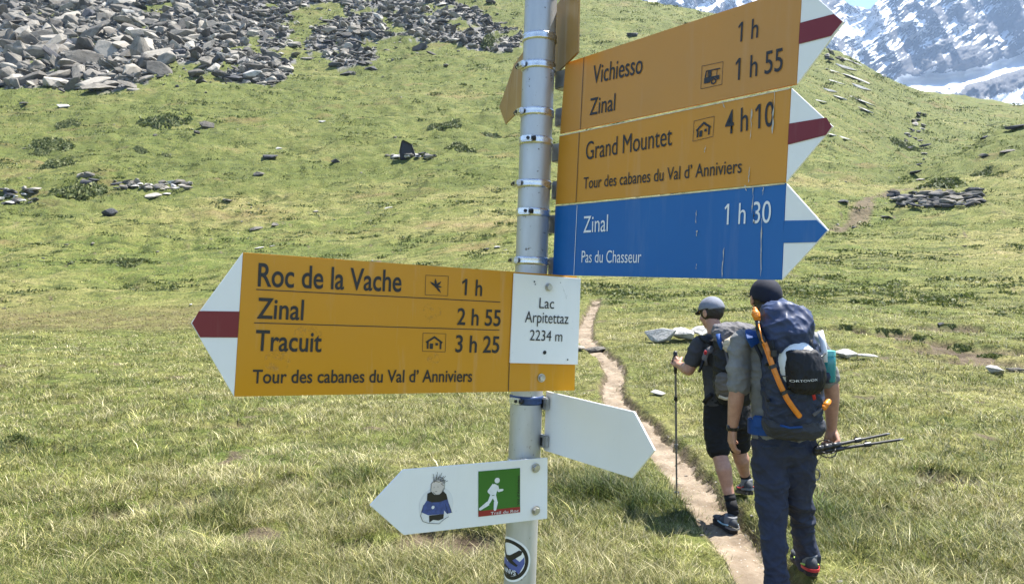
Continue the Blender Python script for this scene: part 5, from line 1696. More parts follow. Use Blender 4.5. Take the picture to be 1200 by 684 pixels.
def strap_bm(bm, pts, w, th, up=None):
    """flat band through points; up: list of outward normals"""
    n = len(pts); L = []
    for i in range(n):
        d = (pts[min(i+1, n-1)] - pts[max(i-1, 0)]).normalized()
        o = up[i] if isinstance(up, list) else up
        o = (o - o.dot(d) * d).normalized(); s = d.cross(o)
        L.append([bm.verts.new(pts[i] + s * a * w / 2 + o * b * th / 2) for a, b in ((-1, -1), (1, -1), (1, 1), (-1, 1))])
    for a, b in zip(L[:-1], L[1:]):
        for j in range(4): bm.faces.new((a[j], a[(j+1) % 4], b[(j+1) % 4], b[j]))
    bm.faces.new(L[0]); bm.faces.new(L[-1][::-1])
    bmesh.ops.recalc_face_normals(bm, faces=bm.faces)

# ======================= the near hiker: grey shirt, navy trousers
A = Fig(4.06, 918)
def hiker_near():
    root = empty("person", A.root)
    tag(root, "person in grey t-shirt and navy trousers walking away, nearest to the signs, dark cap", "person", "hikers walking away on the path")
    P = A.P
    gA = lambda px, dy: gz(*(EYE + ray(px, 342) * (A.d + dy)).xy) - A.root.z
    hc = P(896.5, 350, .06)
    bm = bmesh.new()
    Mh, at = head(bm, hc, 0.0, 0.10)
    limb(bm, [P(898, 362, .05), P(903, 388, .0)], [.056, .064])
    loft(bm, [(P(905, 384), .10, .07), (P(909, 396), .165, .085), (P(912, 425), .165, .10), (P(916, 470), .145, .095), (P(919, 510), .14, .09), (P(920, 540), .09, .06)])
    shL, elL, wrL = P(869, 400), P(864, 455, -.03), P(858, 503, .03)
    shR, elR, wrR = P(952, 402), P(974, 452, -.02), P(974.5, 503, .06)
    limb(bm, [shL, (shL + elL) / 2, elL, elL.lerp(wrL, .3), wrL], [.054, .050, .042, .044, .027])
    limb(bm, [shR, (shR + elR) / 2, elR, elR.lerp(wrR, .3), wrR], [.054, .048, .042, .043, .027])
    hand(bm, wrL, P(857, 530, .05) - wrL, Vector((.75, .1, 0)), Vector((.25, 1, 0)), .50)
    # right hand closed round the two folded poles
    hand(bm, wrR, Vector((-.05, .05, -1)), Vector((-.6, -.55, 0)), Vector((.5, .4, 0)), 1.35, 1.0, .85)
    # legs
    knL, anL, knR, anR = P(907, 608, -.04), P(911, 688, -.13), P(937, 600, .10), P(945, 664, .17)
    limb(bm, [P(903, 545), knL, anL], [.080, .052, .038]); limb(bm, [P(935, 545), knR, anR], [.080, .052, .038])
    grow("body", bm, M_SKIN, root, .0046, 4)
    eyes(root, at, Mh)
    # cap and hair
    bm = bmesh.new()
    ball(bm, hc + Mh @ Vector((0, -.012, .020)), (.082, .103, .092), Mh); ball(bm, hc + Mh @ Vector((0, -.045, -.035)), (.066, .062, .048), Mh)
    hr = grow("hair", bm, M_HAIR, root, .006, 3, folds(.003, 30, 30, 3))
    bm = bmesh.new()
    res = bmesh.ops.create_uvsphere(bm, u_segments=40, v_segments=26, radius=1.0)
    for v in bm.verts: v.co = hc + Mh @ Vector((v.co.x * .088, v.co.y * .110 - .010, v.co.z * .100 + .024))
    inv = Mh.inverted()
    bmesh.ops.delete(bm, geom=[v for v in bm.verts if (inv @ (v.co - hc)).z < .004 + .02 * (inv @ (v.co - hc)).y / .1], context='VERTS')
    cp = from_bm("cap", bm, M_CAPN, root, True)
    sm = cp.modifiers.new("t", 'SOLIDIFY'); sm.thickness = .003
    bm = bmesh.new()
    rim = []
    for i in range(13):
        a = R(20 + 140 * i / 12)
        rim.append((Vector((math.cos(a) * .080, math.sin(a) * .10 - .01, .02)), Vector((math.cos(a) * .085, math.sin(a) * .168 - .008, .004))))
    va = [(bm.verts.new(hc + Mh @ p), bm.verts.new(hc + Mh @ q)) for p, q in rim]
    for (a, b), (c, d) in zip(va[:-1], va[1:]): bm.faces.new((a, b, d, c))
    br = from_bm("cap_brim", bm, M_CAPN, cp, True); sm = br.modifiers.new("t", 'SOLIDIFY'); sm.thickness = .003
    # shirt
    bm = bmesh.new()
    loft(bm, [(P(904, 383), .085, .075), (P(908, 391), .165, .095), (P(911, 402), .190, .110), (P(913, 430), .188, .122), (P(915, 465), .172, .116), (P(918, 495), .172, .116), (P(919, 512), .178, .12)])
    limb(bm, [shL, P(866, 428, -.015), P(865, 452, -.025)], [.066, .063, .060]); limb(bm, [shR, P(962, 425, -.01), P(969, 442, -.015)], [.066, .062, .060])
    grow("shirt", bm, M_GREYSH, root, .0065, 6, folds(.012, 5.5, 4.2, 11, .6))
    # trousers
    bm = bmesh.new()
    loft(bm, [(P(919, 498), .160, .115), (P(919, 512), .172, .122), (P(919, 530), .176, .124), (P(919, 543), .160, .095)])
    limb(bm, [P(906, 522), P(903.5, 545), P(904, 575, -.01), P(905.5, 610, -.04), P(908, 648, -.09), P(910, 684, -.125)], [.100, .100, .088, .072, .064, .062])
    limb(bm, [P(932, 522), P(934.5, 545), P(934, 575, .04), P(939, 604, .10), P(943.5, 632, .14), P(947, 660, .17)], [.100, .099, .084, .067, .061, .061])
    tr = grow("trousers", bm, M_NAVYT, root, .0065, 7, folds(.012, 4.2, 4.6, 23, .8))
    for sx, px in ((-1, 903), (1, 935)):
        bm = bmesh.new()
        c = [P(px - 9, 523, -.150), P(px + 8, 523, -.150)]
        strap_bm(bm, c, .012, .004, Vector((0, -1, 0)))
        from_bm("pocket_flap", bm, M_NAVYP, tr, True)
    bm = bmesh.new()
    for i, py in enumerate(range(588, 618, 5)):
        c = P(943.5 - i * 1.2, py, .06 + i * .005)
        box_bm(bm, c, (.008, .004, .013), None, .001)
    from_bm("trouser_print", bm, simple_mat("reflective_print", (.6, .62, .66), .4, var=.1), tr)
    bm = bmesh.new()
    pts = [P(957, 556, 0) + Vector((.020 * math.cos(t), .003, .030 * math.sin(t))) for t in np.linspace(0, 2 * math.pi, 15)]
    for a, b in zip(pts[:-1], pts[1:]): tube_bm(bm, a, b, .0035, n=8)
    from_bm("clip_ring", bm, M_ALUP, tr, True)
    # boots
    for ank, dirv, px, dy, ht in ((anL, (-.25, 1), 906.5, -.13, M_LIME), (anR, (.05, 1), 945.5, .17, M_REDT)):
        w = EYE + ray(px, 342) * (A.d + dy); gp = Vector((w.x, w.y, gz(w.x, w.y) + .014)) - A.root
        shoe(root, ank + Vector((0, 0, .03)), dirv, gp, M_SHOED, M_LIME, ht)
    # watch
    d = (wrL - elL).normalized(); c = wrL - d * .012
    bm = bmesh.new(); tube_bm(bm, c - d * .010, c + d * .010, .0335, .0315, 24)
    wt = from_bm("watch_strap", bm, M_BLKPL, root, True, 40)
    bm = bmesh.new(); ball(bm, c + Vector((-.028, -.012, 0)), (.010, .018, .018), None, 14); from_bm("watch", bm, M_BLKPL, wt, True)
    return wrR, elR
WR_A, EL_A = hiker_near()

def backpack_near():
    root = empty("backpack", A.root)
    tag(root, "navy backpack with a white helmet under black netting on the nearer hiker", "backpack", "hikers' backpacks")
    P, m = A.P, A.m
    bm = bmesh.new()
    loft(bm, [(P(926, 392, -.20), .10, .07), (P(927, 402, -.20), m(27.5), .105), (P(927, 425, -.21), m(31), .125), (P(928, 452, -.21), m(31.2), .130), (P(929, 478, -.20), m(30.5), .122), (P(930, 498, -.19), m(30), .105), (P(930, 507, -.18), m(24), .07)], power=2.7)
    grow("pack_body", bm, M_NAVYP, root, .0065, 4, folds(.008, 9, 8, 41))
    bm = bmesh.new()
    loft(bm, [(P(914, 353.5, -.20), .04, .03), (P(915, 356, -.20), m(17), .065), (P(917, 362, -.20), m(24), .100), (P(920, 374, -.21), m(27), .130), (P(921.5, 388, -.22), m(28.6), .137), (P(923.5, 402, -.22), m(28.3), .127), (P(927, 411, -.22), m(23), .10)], power=2.3)
    grow("pack_lid", bm, M_NAVYL, root, .0065, 8, folds(.018, 4.5, 3.2, 53, .9))
    for px in (905, 950):
        bm = bmesh.new(); strap_bm(bm, [P(px, 398, -.365 + .0008 * abs(px - 926)), P(px + 1, 408, -.36 + .0008 * abs(px - 926)), P(px + 2, 421, -.355 + .001 * abs(px - 926)), P(px + 2, 438, -.355 + .001 * abs(px - 926))], .02, .005, Vector((0, -1, 0)))
        lb = from_bm("lid_strap", bm, M_BLKP, root, True)
        bm = bmesh.new(); box_bm(bm, P(px + 1.5, 414, -.37 + .0008 * abs(px - 926)), (.03, .01, .034), None, .003); from_bm("buckle", bm, M_BLKPL, lb, True, 40)
    for py, x1 in ((428, 896.5), (470, 898.5)):
        bm = bmesh.new(); strap_bm(bm, [P(x1 - 1, py, -.17), P(x1, py - 1, -.22), P(x1 + 3, py - 2, -.29)], .016, .005, Vector((-1, -.5, 0))); from_bm("compression_strap", bm, M_BLKP, root, True)
    # base with hip belt
    bm = bmesh.new()
    loft(bm, [(P(929, 489, -.19), m(32), .112), (P(930, 500, -.19), m(33.5), .118), (P(930, 509, -.18), m(30), .10), (P(930, 513, -.17), m(22), .06)], power=2.6)
    grow("pack_base", bm, M_GREYB, root, .0065, 4, folds(.006, 9, 9, 60))
    c = P(918, 497)
    bm = bmesh.new(); pts, up = [], []
    for i in range(25):
        a = R(-90 - 160 + 320 * i / 24)
        o = Vector((math.cos(a), math.sin(a), 0))
        pts.append(c + Vector((o.x * .192, o.y * .140 + .0, -.01 - .01 * math.sin(a)))); up.append(o)
    strap_bm(bm, pts, .085, .018, up)
    bmesh.ops.bevel(bm, geom=list(bm.edges), offset=.004, segments=2, affect='EDGES', clamp_overlap=True)
    hb = from_bm("hip_belt", bm, M_BLUEP, root, True, 40)
    bm = bmesh.new(); box_bm(bm, P(889, 494, -.075), (.06, .03, .07), Matrix.Rotation(-.7, 3, 'Z'), .008); from_bm("belt_pocket", bm, M_BLUEP, hb, True, 40)
    # shoulder straps over the shirt
    for cx, s in ((884, -1), (938, 1)):
        bm = bmesh.new()
        pts = [P(cx + s * -2, 408, -.13), P(cx, 396, -.115), P(cx - s * 1, 388, -.06), P(cx - s * 2, 384.5, .02), P(cx - s * 3, 390, .10), P(cx - s * 3, 410, .135), P(cx - s * 2, 450, .13)]
        if s < 0: pts = [P(886, 404, -.12), P(881, 396, -.12), P(880, 389.5, -.07), P(881, 386.5, .01), P(882, 391, .10), P(884, 410, .135), P(885, 450, .13)]
        strap_bm(bm, pts, .065, .014, [Vector((0, -1, .2)), Vector((0, -.8, .6)), Vector((0, -.4, 1)), Vector((0, .2, 1)), Vector((0, 1, .4)), Vector((0, 1, 0)), Vector((0, 1, 0))])
        bmesh.ops.bevel(bm, geom=list(bm.edges), offset=.003, segments=1, affect='EDGES', clamp_overlap=True)
        from_bm("shoulder_strap", bm, M_BLUEP, root, True, 40)
    bm = bmesh.new(); strap_bm(bm, [P(885, 404, -.145), P(892, 418, -.16), P(897, 440, -.17), P(899, 470, -.15)], .02, .006, Vector((-.5, -1, 0))); from_bm("load_strap", bm, M_BLKP, root, True)
    bm = bmesh.new(); strap_bm(bm, [P(961, 388, -.16), P(964, 400, -.18), P(965.5, 410, -.2), P(966, 424, -.2)], .022, .03, Vector((1, -.6, 0))); from_bm("white_strap", bm, M_WHT, root, True)
    # black net pocket
    global NETC, NETR
    NETC, NETR = P(942.5, 437, -.35), (m(22.5, -.35), .105, m(30, -.35))
    bm = bmesh.new()
    loft(bm, [(P(939, 409.5, -.35), m(14, -.35), .060), (P(939, 412, -.35), m(18, -.35), .082), (P(940.5, 420, -.35), m(20.5, -.35), .095), (P(942, 432, -.35), m(22.5, -.35), .105), (P(943, 444, -.35), m(22, -.35), .102), (P(943, 454, -.35), m(19, -.35), .088), (P(942, 460, -.35), m(13, -.35), .06)], power=2.25)
    nt = grow("net_pocket", bm, M_BLKP, root, .005, 4, folds(.005, 22, 4, 70, .15))
    bm = bmesh.new()
    add_text_local(bm, "ORTOVOX", Vector((P(931, 449, -.455).x, P(931, 449, -.455).z)), Vector((P(957.5, 445.5, -.455).x, P(957.5, 445.5, -.455).z)), .0115, 0, 0.0)
    bmesh.ops.triangulate(bm, faces=bm.faces)
    bmesh.ops.subdivide_edges(bm, edges=bm.edges, cuts=1)
    for v in bm.verts:
        k = 1 - ((v.co.x - NETC.x) / (NETR[0] * 1.0)) ** 2 - ((v.co.z - NETC.z) / NETR[2]) ** 2
        v.co.y = NETC.y - NETR[1] * math.sqrt(max(k, .02)) - .012
    from_bm("pocket_lettering", bm, M_WINK, nt)
    for a, b in (((917.5, 411), (925, 418)), ((967, 414), (960, 420)), ((921, 458), (926, 452)), ((961, 462), (958, 455))):
        bm = bmesh.new(); tube_bm(bm, P(*a, -.30), P(*b, -.38), .006, n=8); from_bm("net_cord", bm, M_BLKPL, nt, True)
    bm = bmesh.new(); strap_bm(bm, [P(951.5, 455, -.355), P(953, 461, -.352), P(954.5, 468, -.345)], .016, .005, Vector((0, -1, 0))); from_bm("red_tag", bm, M_REDT, root, True)
    bm = bmesh.new(); strap_bm(bm, [P(914, 498, -.31), P(925, 501, -.318), P(940, 500, -.318)], .012, .005, Vector((0, -1, 0))); from_bm("daisy_loop", bm, M_BLUEP, root, True)
    bm = bmesh.new(); strap_bm(bm, [P(953, 486, -.325), P(962, 479, -.31), P(966, 476, -.29)], .018, .006, Vector((0, -1, .3))); s_ = from_bm("pole_loop", bm, M_GREYL, root, True)
    bm = bmesh.new(); limb(bm, [P(965.5, 477, -.30), P(971, 470, -.28)], [.016, .014], 12); from_bm("orange_toggle", bm, M_ORANGE, s_, True)

    # the white helmet held by the net
    h = empty("helmet", A.root)
    tag(h, "white climbing helmet strapped to the navy backpack under a black net", "helmet")
    bm = bmesh.new(); ball(bm, P(934.5, 428, -.30), (m(23.5, -.31), .105, m(32, -.31)), Matrix.Rotation(-.10, 3, 'Y'), 36)
    sh = grow("shell", bm, M_WHT, h, .006, 3)
    c = P(934.5, 428, -.30); bm = bmesh.new()
    pts = [c + Vector((m(23.5, -.31) * 1.0 * math.cos(t), .106 * math.sin(t), -.05)) for t in np.linspace(math.pi, 1.5 * math.pi, 12)]
    for a, b in zip(pts[:-1], pts[1:]): tube_bm(bm, a, b, .003, n=8)
    from_bm("rim_line", bm, M_GREYL, h, True)

    # ice axe strapped along the pack
    ax = empty("ice_axe", A.root)
    tag(ax, "orange ice axe strapped slanting along the left of the navy backpack", "ice axe")
    pts = [P(893.5, 396, -.30), P(898, 408, -.335), P(905, 428, -.345), P(913, 448, -.35), P(922, 467, -.35), P(931, 480, -.345), P(938, 488.5, -.335)]
    bm = bmesh.new(); strap_bm(bm, pts, .027, .018, Vector((.1, -1, 0)))
    bmesh.ops.bevel(bm, geom=[e for e in bm.edges], offset=.005, segments=2, affect='EDGES', clamp_overlap=True)
    from_bm("shaft", bm, M_ORANGE, ax, True, 50)
    for i, f in ((2, .55), (3, .95)):
        q = pts[i].lerp(pts[i+1], f - .5 if i == 2 else .6); d = (pts[i+1] - pts[i]).normalized()
        bm = bmesh.new(); strap_bm(bm, [q - d * .009, q + d * .009], .036, .026, Vector((.1, -1, 0))); from_bm("keeper_band", bm, M_BLKPL, ax, True, 40)
    bm = bmesh.new(); limb(bm, [P(894.5, 400, -.31), P(890, 388, -.26), P(887, 374, -.235)], [.017, .016, .013], 14); from_bm("axe_head", bm, M_BLKPL, ax, True)
    bm = bmesh.new(); limb(bm, [P(887.5, 374, -.235), P(885.5, 368, -.23), P(884.5, 362.5, -.225)], [.017, .023, .013], 14); from_bm("pick_guard", bm, M_ORANGE, ax, True)
    bm = bmesh.new(); limb(bm, [P(889, 380, -.262), P(893, 398, -.318), P(897, 405, -.345)], [.004, .004, .004], 8); from_bm("leash", bm, M_ORANGE, ax, True)

    # teal bottle in the side pocket
    b = empty("water_bottle", A.root)
    tag(b, "teal see-through water bottle in the right side pocket of the navy backpack", "bottle")
    t = NT("teal_plastic"); t.set((0.05, 0.46, 0.50), .15, 0, .5)
    t.b.inputs["Transmission Weight"].default_value = .55
    n_ = t.noise(20, 3, .5); t.val(t.b.inputs["Roughness"], t.math('ADD', t.math('MULTIPLY', n_, .15), .08))
    bm = bmesh.new(); c = P(969.5, 429, -.13); rB = m(9.2, -.13)
    H = m(18, -.13)
    prof = [(-H, rB * .9), (-H + .006, rB), (H * .55, rB), (H * .68, rB * .92), (H * .72, rB * .80)]
    rings = [[bm.verts.new(c + Vector((r * math.cos(2*math.pi*i/36), r * math.sin(2*math.pi*i/36), z))) for i in range(36)] for z, r in prof]
    for a, d in zip(rings[:-1], rings[1:]):
        for i in range(36): bm.faces.new((a[i], a[(i+1) % 36], d[(i+1) % 36], d[i]))
    bm.faces.new(rings[0][::-1]); bm.faces.new(rings[-1])
    from_bm("bottle_body", bm, t.m, b, True, 40)
    bm = bmesh.new(); tube_bm(bm, c + Vector((0, 0, H * .70)), c + Vector((0, 0, H * 1.02)), rB * .98, rB * .94, 36)
    cp = from_bm("bottle_cap", bm, simple_mat("teal_cap", (0.10, 0.42, 0.44), .35, var=.1), b, True, 40)
    for k in (-.55, -.2, .15):
        bm = bmesh.new(); tube_bm(bm, c + Vector((0, 0, H * k)), c + Vector((0, 0, H * k + .003)), rB * 1.012, n=36); from_bm("bottle_ridge", bm, t.m, b, True, 40)
    bm = bmesh.new()
    loft(bm, [(c + Vector((-.012, 0, -H * 1.04)), rB * .95, rB * .95), (c + Vector((-.012, 0, -H * .6)), rB * 1.02, rB * 1.05), (c + Vector((-.02, 0, -H * .35)), rB * .9, rB * 1.02)])
    from_bm("side_pocket", bm, M_NAVYP, root, True)
backpack_near()

def trek_pole(label, a, b, grip, locks, rad=.0075, shaft=None, basket=True):
    """a: top of the grip, b: tip; world points"""
    root = empty("trekking_pole", a)
    tag(root, label, "trekking pole", "trekking poles")
    d = (b - a); L = d.length; u = d.normalized(); o = Vector((0, 0, 0))
    bm = bmesh.new(); limb(bm, [o, u * grip * .25, u * grip * .6, u * grip], [.018, .015, .0165, .0125], 16); from_bm("grip", bm, M_BLKPL, root, True)
    bm = bmesh.new(); tube_bm(bm, u * (grip - .01), u * (L * .60), rad, n=16); tube_bm(bm, u * (L * .60), u * (L * .95), rad * .82, n=16); from_bm("shaft", bm, shaft or M_CARBON, root, True, 40)
    bm = bmesh.new(); tube_bm(bm, u * (L * .95), u * L, rad * .8, .002, 12); from_bm("tip", bm, M_ALUP, root, True, 40)
    for f in locks:
        bm = bmesh.new(); c = u * (L * f)
        tube_bm(bm, c - u * .018, c + u * .018, rad * 1.55, n=16)
        s = u.orthogonal().normalized(); box_bm(bm, c + s * rad * 1.9, (.014, .014, .014), None, .003)
        from_bm("lock_lever", bm, M_ALUP if (f > .5 and shaft) else M_BLKPL, root, True, 40)
    if basket:
        bm = bmesh.new(); c = u * (L * .93); tube_bm(bm, c, c + u * .006, .020, .022, 20); from_bm("basket", bm, M_BLKPL, root, True, 40)
    # wrist loop
    bm = bmesh.new()
    w = u.orthogonal().normalized()
    pts = [u * .012 + w * .0 + (w * .045 * math.sin(t) + u * (.05 - .05 * math.cos(t))) for t in np.linspace(0, 2 * math.pi, 13)]
    for p, q in zip(pts[:-1], pts[1:]): tube_bm(bm, p, q, .0032, n=6)
    from_bm("wrist_loop", bm, M_BLKPL, root, True)
    return root
_W = lambda px, py, d: EYE + ray(px, py) * d
trek_pole("upper of two folded black trekking poles in the nearer hiker's right hand", _W(957, 525.5, 3.92), _W(1043, 507.5, 4.02), .145, (.55,), .0088, None, False)
trek_pole("lower, longer of two folded black trekking poles in the nearer hiker's right hand", _W(956.5, 529.5, 3.94), _W(1059, 514, 3.98), .15, (.58,), .0088, None, False)

# ======================= the farther hiker: grey cap, charcoal shirt, black shorts
B = Fig(5.45, 852)
def hiker_far():
    root = empty("person", B.root)
    tag(root, "person in grey cap, charcoal t-shirt and black shorts ahead on the path, holding a pole", "person", "hikers walking away on the path")
    P = B.P
    hc = P(833.5, 367, .05)
    bm = bmesh.new()
    Mh, at = head(bm, hc, 0.48, -0.22)
    limb(bm, [P(835, 378, .02), P(841, 396, 0)], [.056, .066])
    loft(bm, [(P(842, 394), .10, .07), (P(846, 404), .16, .085), (P(848, 430), .155, .10), (P(850, 455), .14, .095), (P(852, 480), .14, .09), (P(852, 494), .10, .06)])
    shL, elL, wrL = P(820, 404, 0), P(807, 433, .02), P(795.5, 427.5, .22)
    shR, elR, wrR = P(876, 404, 0), P(884, 438, .04), P(880, 452, .24)
    limb(bm, [shL, (shL + elL) / 2, elL, elL.lerp(wrL, .35), wrL], [.056, .052, .044, .043, .028])
    limb(bm, [shR, (shR + elR) / 2, elR, elR.lerp(wrR, .35), wrR], [.056, .050, .042, .042, .028])
    hand(bm, wrL, P(788.5, 421, .29) - wrL, Vector((.55, .75, -.2)), Vector((.35, .1, 1)), 1.25, .95, .85)
    hand(bm, wrR, Vector((-.1, 1, -.2)), Vector((-1, 0, 0)), Vector((0, 0, 1)), .9)
    knL, anL, knR, anR = P(842.5, 530, -.06), P(856, 586, -.14), P(864.5, 525, .10), P(874, 560, .24)
    caL, caR = knL.lerp(anL, .33) + Vector((0, -.025, 0)), knR.lerp(anR, .33) + Vector((0, -.025, 0))
    limb(bm, [P(839, 490), knL, caL, knL.lerp(anL, .7), anL], [.080, .056, .060, .045, .036])
    limb(bm, [P(866, 490), knR, caR, knR.lerp(anR, .7), anR], [.080, .056, .060, .045, .036])
    grow("body", bm, M_SKIN, root, .0048, 4)
    eyes(root, at, Mh)
    bm = bmesh.new()
    ball(bm, hc + Mh @ Vector((0, -.012, .020)), (.081, .102, .092), Mh); ball(bm, hc + Mh @ Vector((0, -.046, -.018)), (.062, .050, .036), Mh)
    grow("hair", bm, M_HAIR, root, .006, 3, folds(.003, 30, 30, 5))
    inv = Mh.inverted()
    bm = bmesh.new(); bmesh.ops.create_uvsphere(bm, u_segments=40, v_segments=26, radius=1.0)
    for v in bm.verts: v.co = hc + Mh @ Vector((v.co.x * .089, v.co.y * .112 - .008, v.co.z * .100 + .030))
    bmesh.ops.delete(bm, geom=[v for v in bm.verts if (inv @ (v.co - hc)).z < .024 + .012 * (inv @ (v.co - hc)).y / .1], context='VERTS')
    cp = from_bm("cap", bm, M_CAPG, root, True); sm = cp.modifiers.new("t", 'SOLIDIFY'); sm.thickness = .004
    bm = bmesh.new(); va = []
    for i in range(15):
        a = R(22 + 136 * i / 14)
        va.append((bm.verts.new(hc + Mh @ Vector((math.cos(a) * .086, math.sin(a) * .106 - .008, .040))), bm.verts.new(hc + Mh @ Vector((math.cos(a) * .088, math.sin(a) * .160 - .006, .016 + .01 * abs(math.cos(a)))))))
    for (a, b), (c, d) in zip(va[:-1], va[1:]): bm.faces.new((a, b, d, c))
    br = from_bm("cap_brim", bm, M_CAPN, cp, True); sm = br.modifiers.new("t", 'SOLIDIFY'); sm.thickness = .004
    bm = bmesh.new()
    loft(bm, [(P(841, 391), .085, .075), (P(845, 398), .165, .095), (P(847, 408), .180, .110), (P(849, 430), .176, .12), (P(851, 452), .166, .116), (P(852, 474), .172, .118)])
    limb(bm, [shL, P(814.5, 416, .005), P(812, 421, .01)], [.069, .066, .064]); limb(bm, [shR, P(880, 418, .01)], [.068, .064])
    grow("shirt", bm, M_DARKSH, root, .0068, 4, folds(.006, 7, 5, 81))
    bm = bmesh.new()
    loft(bm, [(P(852, 464), .162, .115), (P(852, 478), .176, .125), (P(852, 494), .178, .125), (P(852, 500), .16, .11)])
    limb(bm, [P(839, 490), P(840, 508, -.03), P(841.5, 524, -.05)], [.095, .092, .088]); limb(bm, [P(866, 490), P(866, 506, .05), P(866, 519, .09)], [.095, .090, .086])
    grow("shorts", bm, M_BLACKC, root, .0068, 4, folds(.007, 7, 6, 91))
    for an, kn, dirv, px, dy, pit, tm in ((anL, knL, (-.18, 1), 853.5, -.14, 0.0, M_TEALC), (anR, knR, (.05, 1), 874.5, .24, .22, M_REDT)):
        u = (an - kn).normalized()
        bm = bmesh.new(); limb(bm, [an - u * .035, an, an + u * .075], [.042, .041, .043], 18); from_bm("sock", bm, M_BLACKC, root, True)
        w = EYE + ray(px, 342) * (B.d + dy); gp = Vector((w.x, w.y, gz(w.x, w.y) + .014 + (.035 if pit else 0))) - B.root
        shoe(root, an + Vector((0, 0, .012)), dirv, gp, M_SHOED, tm, M_SHOEG, pitch=pit)
    return wrL
hiker_far()

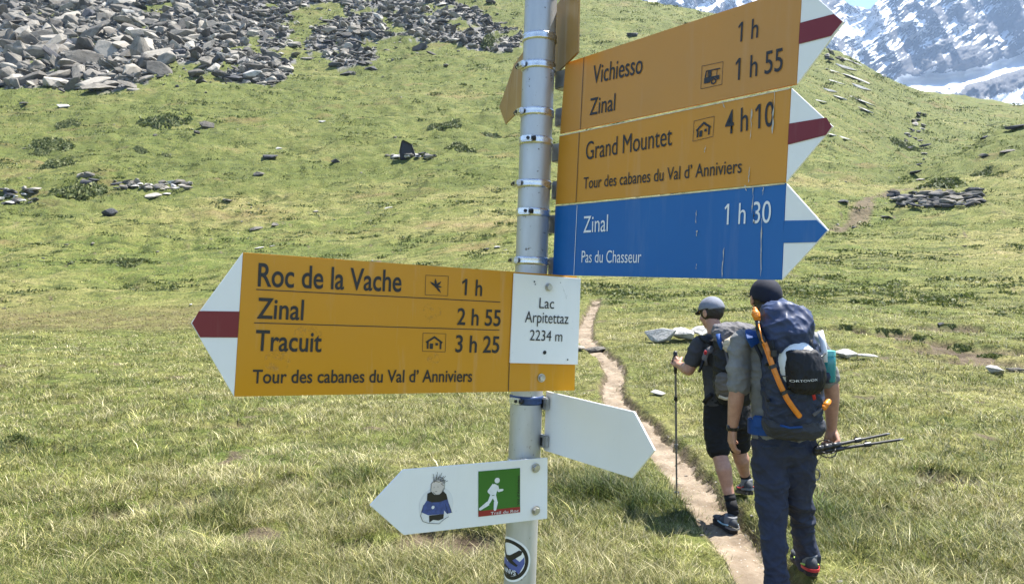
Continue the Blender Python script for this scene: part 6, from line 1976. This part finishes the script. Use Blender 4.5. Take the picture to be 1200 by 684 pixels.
def backpack_far():
    root = empty("backpack", B.root)
    tag(root, "black and mottled grey backpack worn by the farther hiker in the grey cap", "backpack", "hikers' backpacks")
    P, m = B.P, B.m
    bm = bmesh.new()
    loft(bm, [(P(861, 392, -.20), .10, .07), (P(861, 400, -.21), .150, .11), (P(862, 425, -.23), .160, .125), (P(862, 448, -.22), .155, .12), (P(861, 466, -.20), .135, .10), (P(861, 473, -.19), .10, .07)], power=2.6)
    grow("pack_body", bm, M_BLKP, root, .0068, 4, folds(.008, 8, 8, 101))
    bm = bmesh.new()
    loft(bm, [(P(860, 379, -.19), .06, .04), (P(860, 382, -.20), .135, .09), (P(861, 390, -.21), .165, .115), (P(862, 399, -.22), .155, .11), (P(862, 403, -.22), .12, .08)], power=2.4)
    grow("pack_lid", bm, M_GREYL, root, .0068, 6, folds(.012, 7, 5, 111, .7))
    bm = bmesh.new()
    loft(bm, [(P(849, 436, -.30), .03, .03), (P(849, 440, -.31), .062, .055), (P(850, 453, -.31), .075, .06), (P(851, 464, -.29), .065, .05), (P(851, 467, -.28), .04, .03)])
    grow("side_pocket", bm, M_TAUPE, root, .006, 4, folds(.006, 12, 10, 121))
    bm = bmesh.new(); strap_bm(bm, [P(842, 464, -.34), P(850, 467, -.355), P(861, 466, -.33)], .022, .008, Vector((0, -1, 0))); from_bm("pocket_trim", bm, M_BEIGE, root, True)
    bm = bmesh.new(); strap_bm(bm, [P(841.5, 391, -.29), P(843, 400, -.31), P(847, 409, -.33)], .035, .008, Vector((-.3, -1, 0))); from_bm("blue_strap", bm, M_BLUEP, root, True)
    bm = bmesh.new()
    loft(bm, [(P(854, 412, -.345), .025, .02), (P(854, 407, -.345), .045, .03), (P(857, 399, -.345), .050, .03), (P(862, 393, -.34), .03, .02)])
    grow("beige_flap", bm, M_BEIGE, root, .006, 3, folds(.005, 14, 14, 131))
    bm = bmesh.new(); strap_bm(bm, [P(846, 400, -.335), P(850, 412, -.35), P(853, 424, -.355), P(852, 436, -.36)], .012, .005, Vector((0, -1, 0))); from_bm("cord", bm, M_GREYL, root, True)
    # shoulder strap wing and hanging webbing under the arm
    bm = bmesh.new()
    strap_bm(bm, [P(838, 402, -.10), P(828, 397, -.09), P(823, 393.5, -.03), P(822, 395, .06), P(822, 408, .12), P(824, 430, .125)], .06, .014, [Vector((0, -1, .3)), Vector((0, -.7, .7)), Vector((0, 0, 1)), Vector((-.2, .7, .6)), Vector((-.2, 1, 0)), Vector((-.2, 1, 0))])
    from_bm("shoulder_strap", bm, M_BLKP, root, True)
    bm = bmesh.new(); strap_bm(bm, [P(836, 408, -.15), P(828, 412, -.12), P(825.5, 420, -.10), P(827, 428, -.10)], .05, .012, Vector((-1, -.6, 0))); from_bm("strap_wing", bm, M_GREYL, root, True)
    bm = bmesh.new(); strap_bm(bm, [P(824, 422, -.10), P(821.5, 430, -.09), P(819, 436, -.09)], .02, .005, Vector((-.5, -1, 0))); from_bm("loose_webbing", bm, M_BLKP, root, True)
    bm = bmesh.new(); ball(bm, P(826.5, 413, -.145), (.012, .006, .018), None, 12); from_bm("red_badge", bm, M_REDT, root, True)
    bm = bmesh.new(); strap_bm(bm, [P(834, 462, -.13), P(829, 466, -.10), P(825, 472, -.08)], .035, .012, Vector((-.5, -1, 0))); from_bm("hip_belt", bm, M_BLKP, root, True)
backpack_far()
_tx, _ty = hit(793, 577)
trek_pole("grey shafted trekking pole planted in the grass by the farther hiker's left hand", _W(791.3, 413.5, 5.74), Vector((_tx, _ty, gz(_tx, _ty) - .02)), .16, (.30, .62), .009, M_ALUP)
def build_pebbles():
    rng = np.random.default_rng(9); rr = random.Random(9)
    n = 520
    i = rng.integers(20, len(PATHC) - 1, n)
    x = PATHC[i, 0] + rng.normal(0, .17, n); y = PATHC[i, 1] + rng.normal(0, .12, n)
    z = ground_z(x, y)
    vs, fs, off, tint = [], [], 0, []
    for k in range(n):
        me = ROCKS[rr.randrange(len(ROCKS))]
        v = np.empty(len(me.vertices) * 3, np.float32); me.vertices.foreach_get("co", v); v = v.reshape(-1, 3)
        me.calc_loop_triangles(); f = np.empty(len(me.loop_triangles) * 3, np.int32); me.loop_triangles.foreach_get("vertices", f)
        s = 0.006 + 0.022 * rr.random() ** 4
        M = np.array(Matrix.Rotation(rr.uniform(0, 6.28), 3, 'Z'))
        vs.append((v * [s * rr.uniform(.8, 1.4), s, s * .6]) @ M.T + [x[k], y[k], z[k] + .012]); fs.append(f.reshape(-1, 3) + off); off += len(v)
        tint.append(np.full(len(v), rr.uniform(.3, .95)))
    o = mesh_np("pebbles", np.concatenate(vs), [np.concatenate(fs)], bpy.data.materials["scree_gneiss"], smooth=False)
    val_attr(o.data, "tint", np.concatenate(tint))
    tag(o, "small grey pebbles strewn on the trodden path", "pebbles", None, "stuff")
build_pebbles()
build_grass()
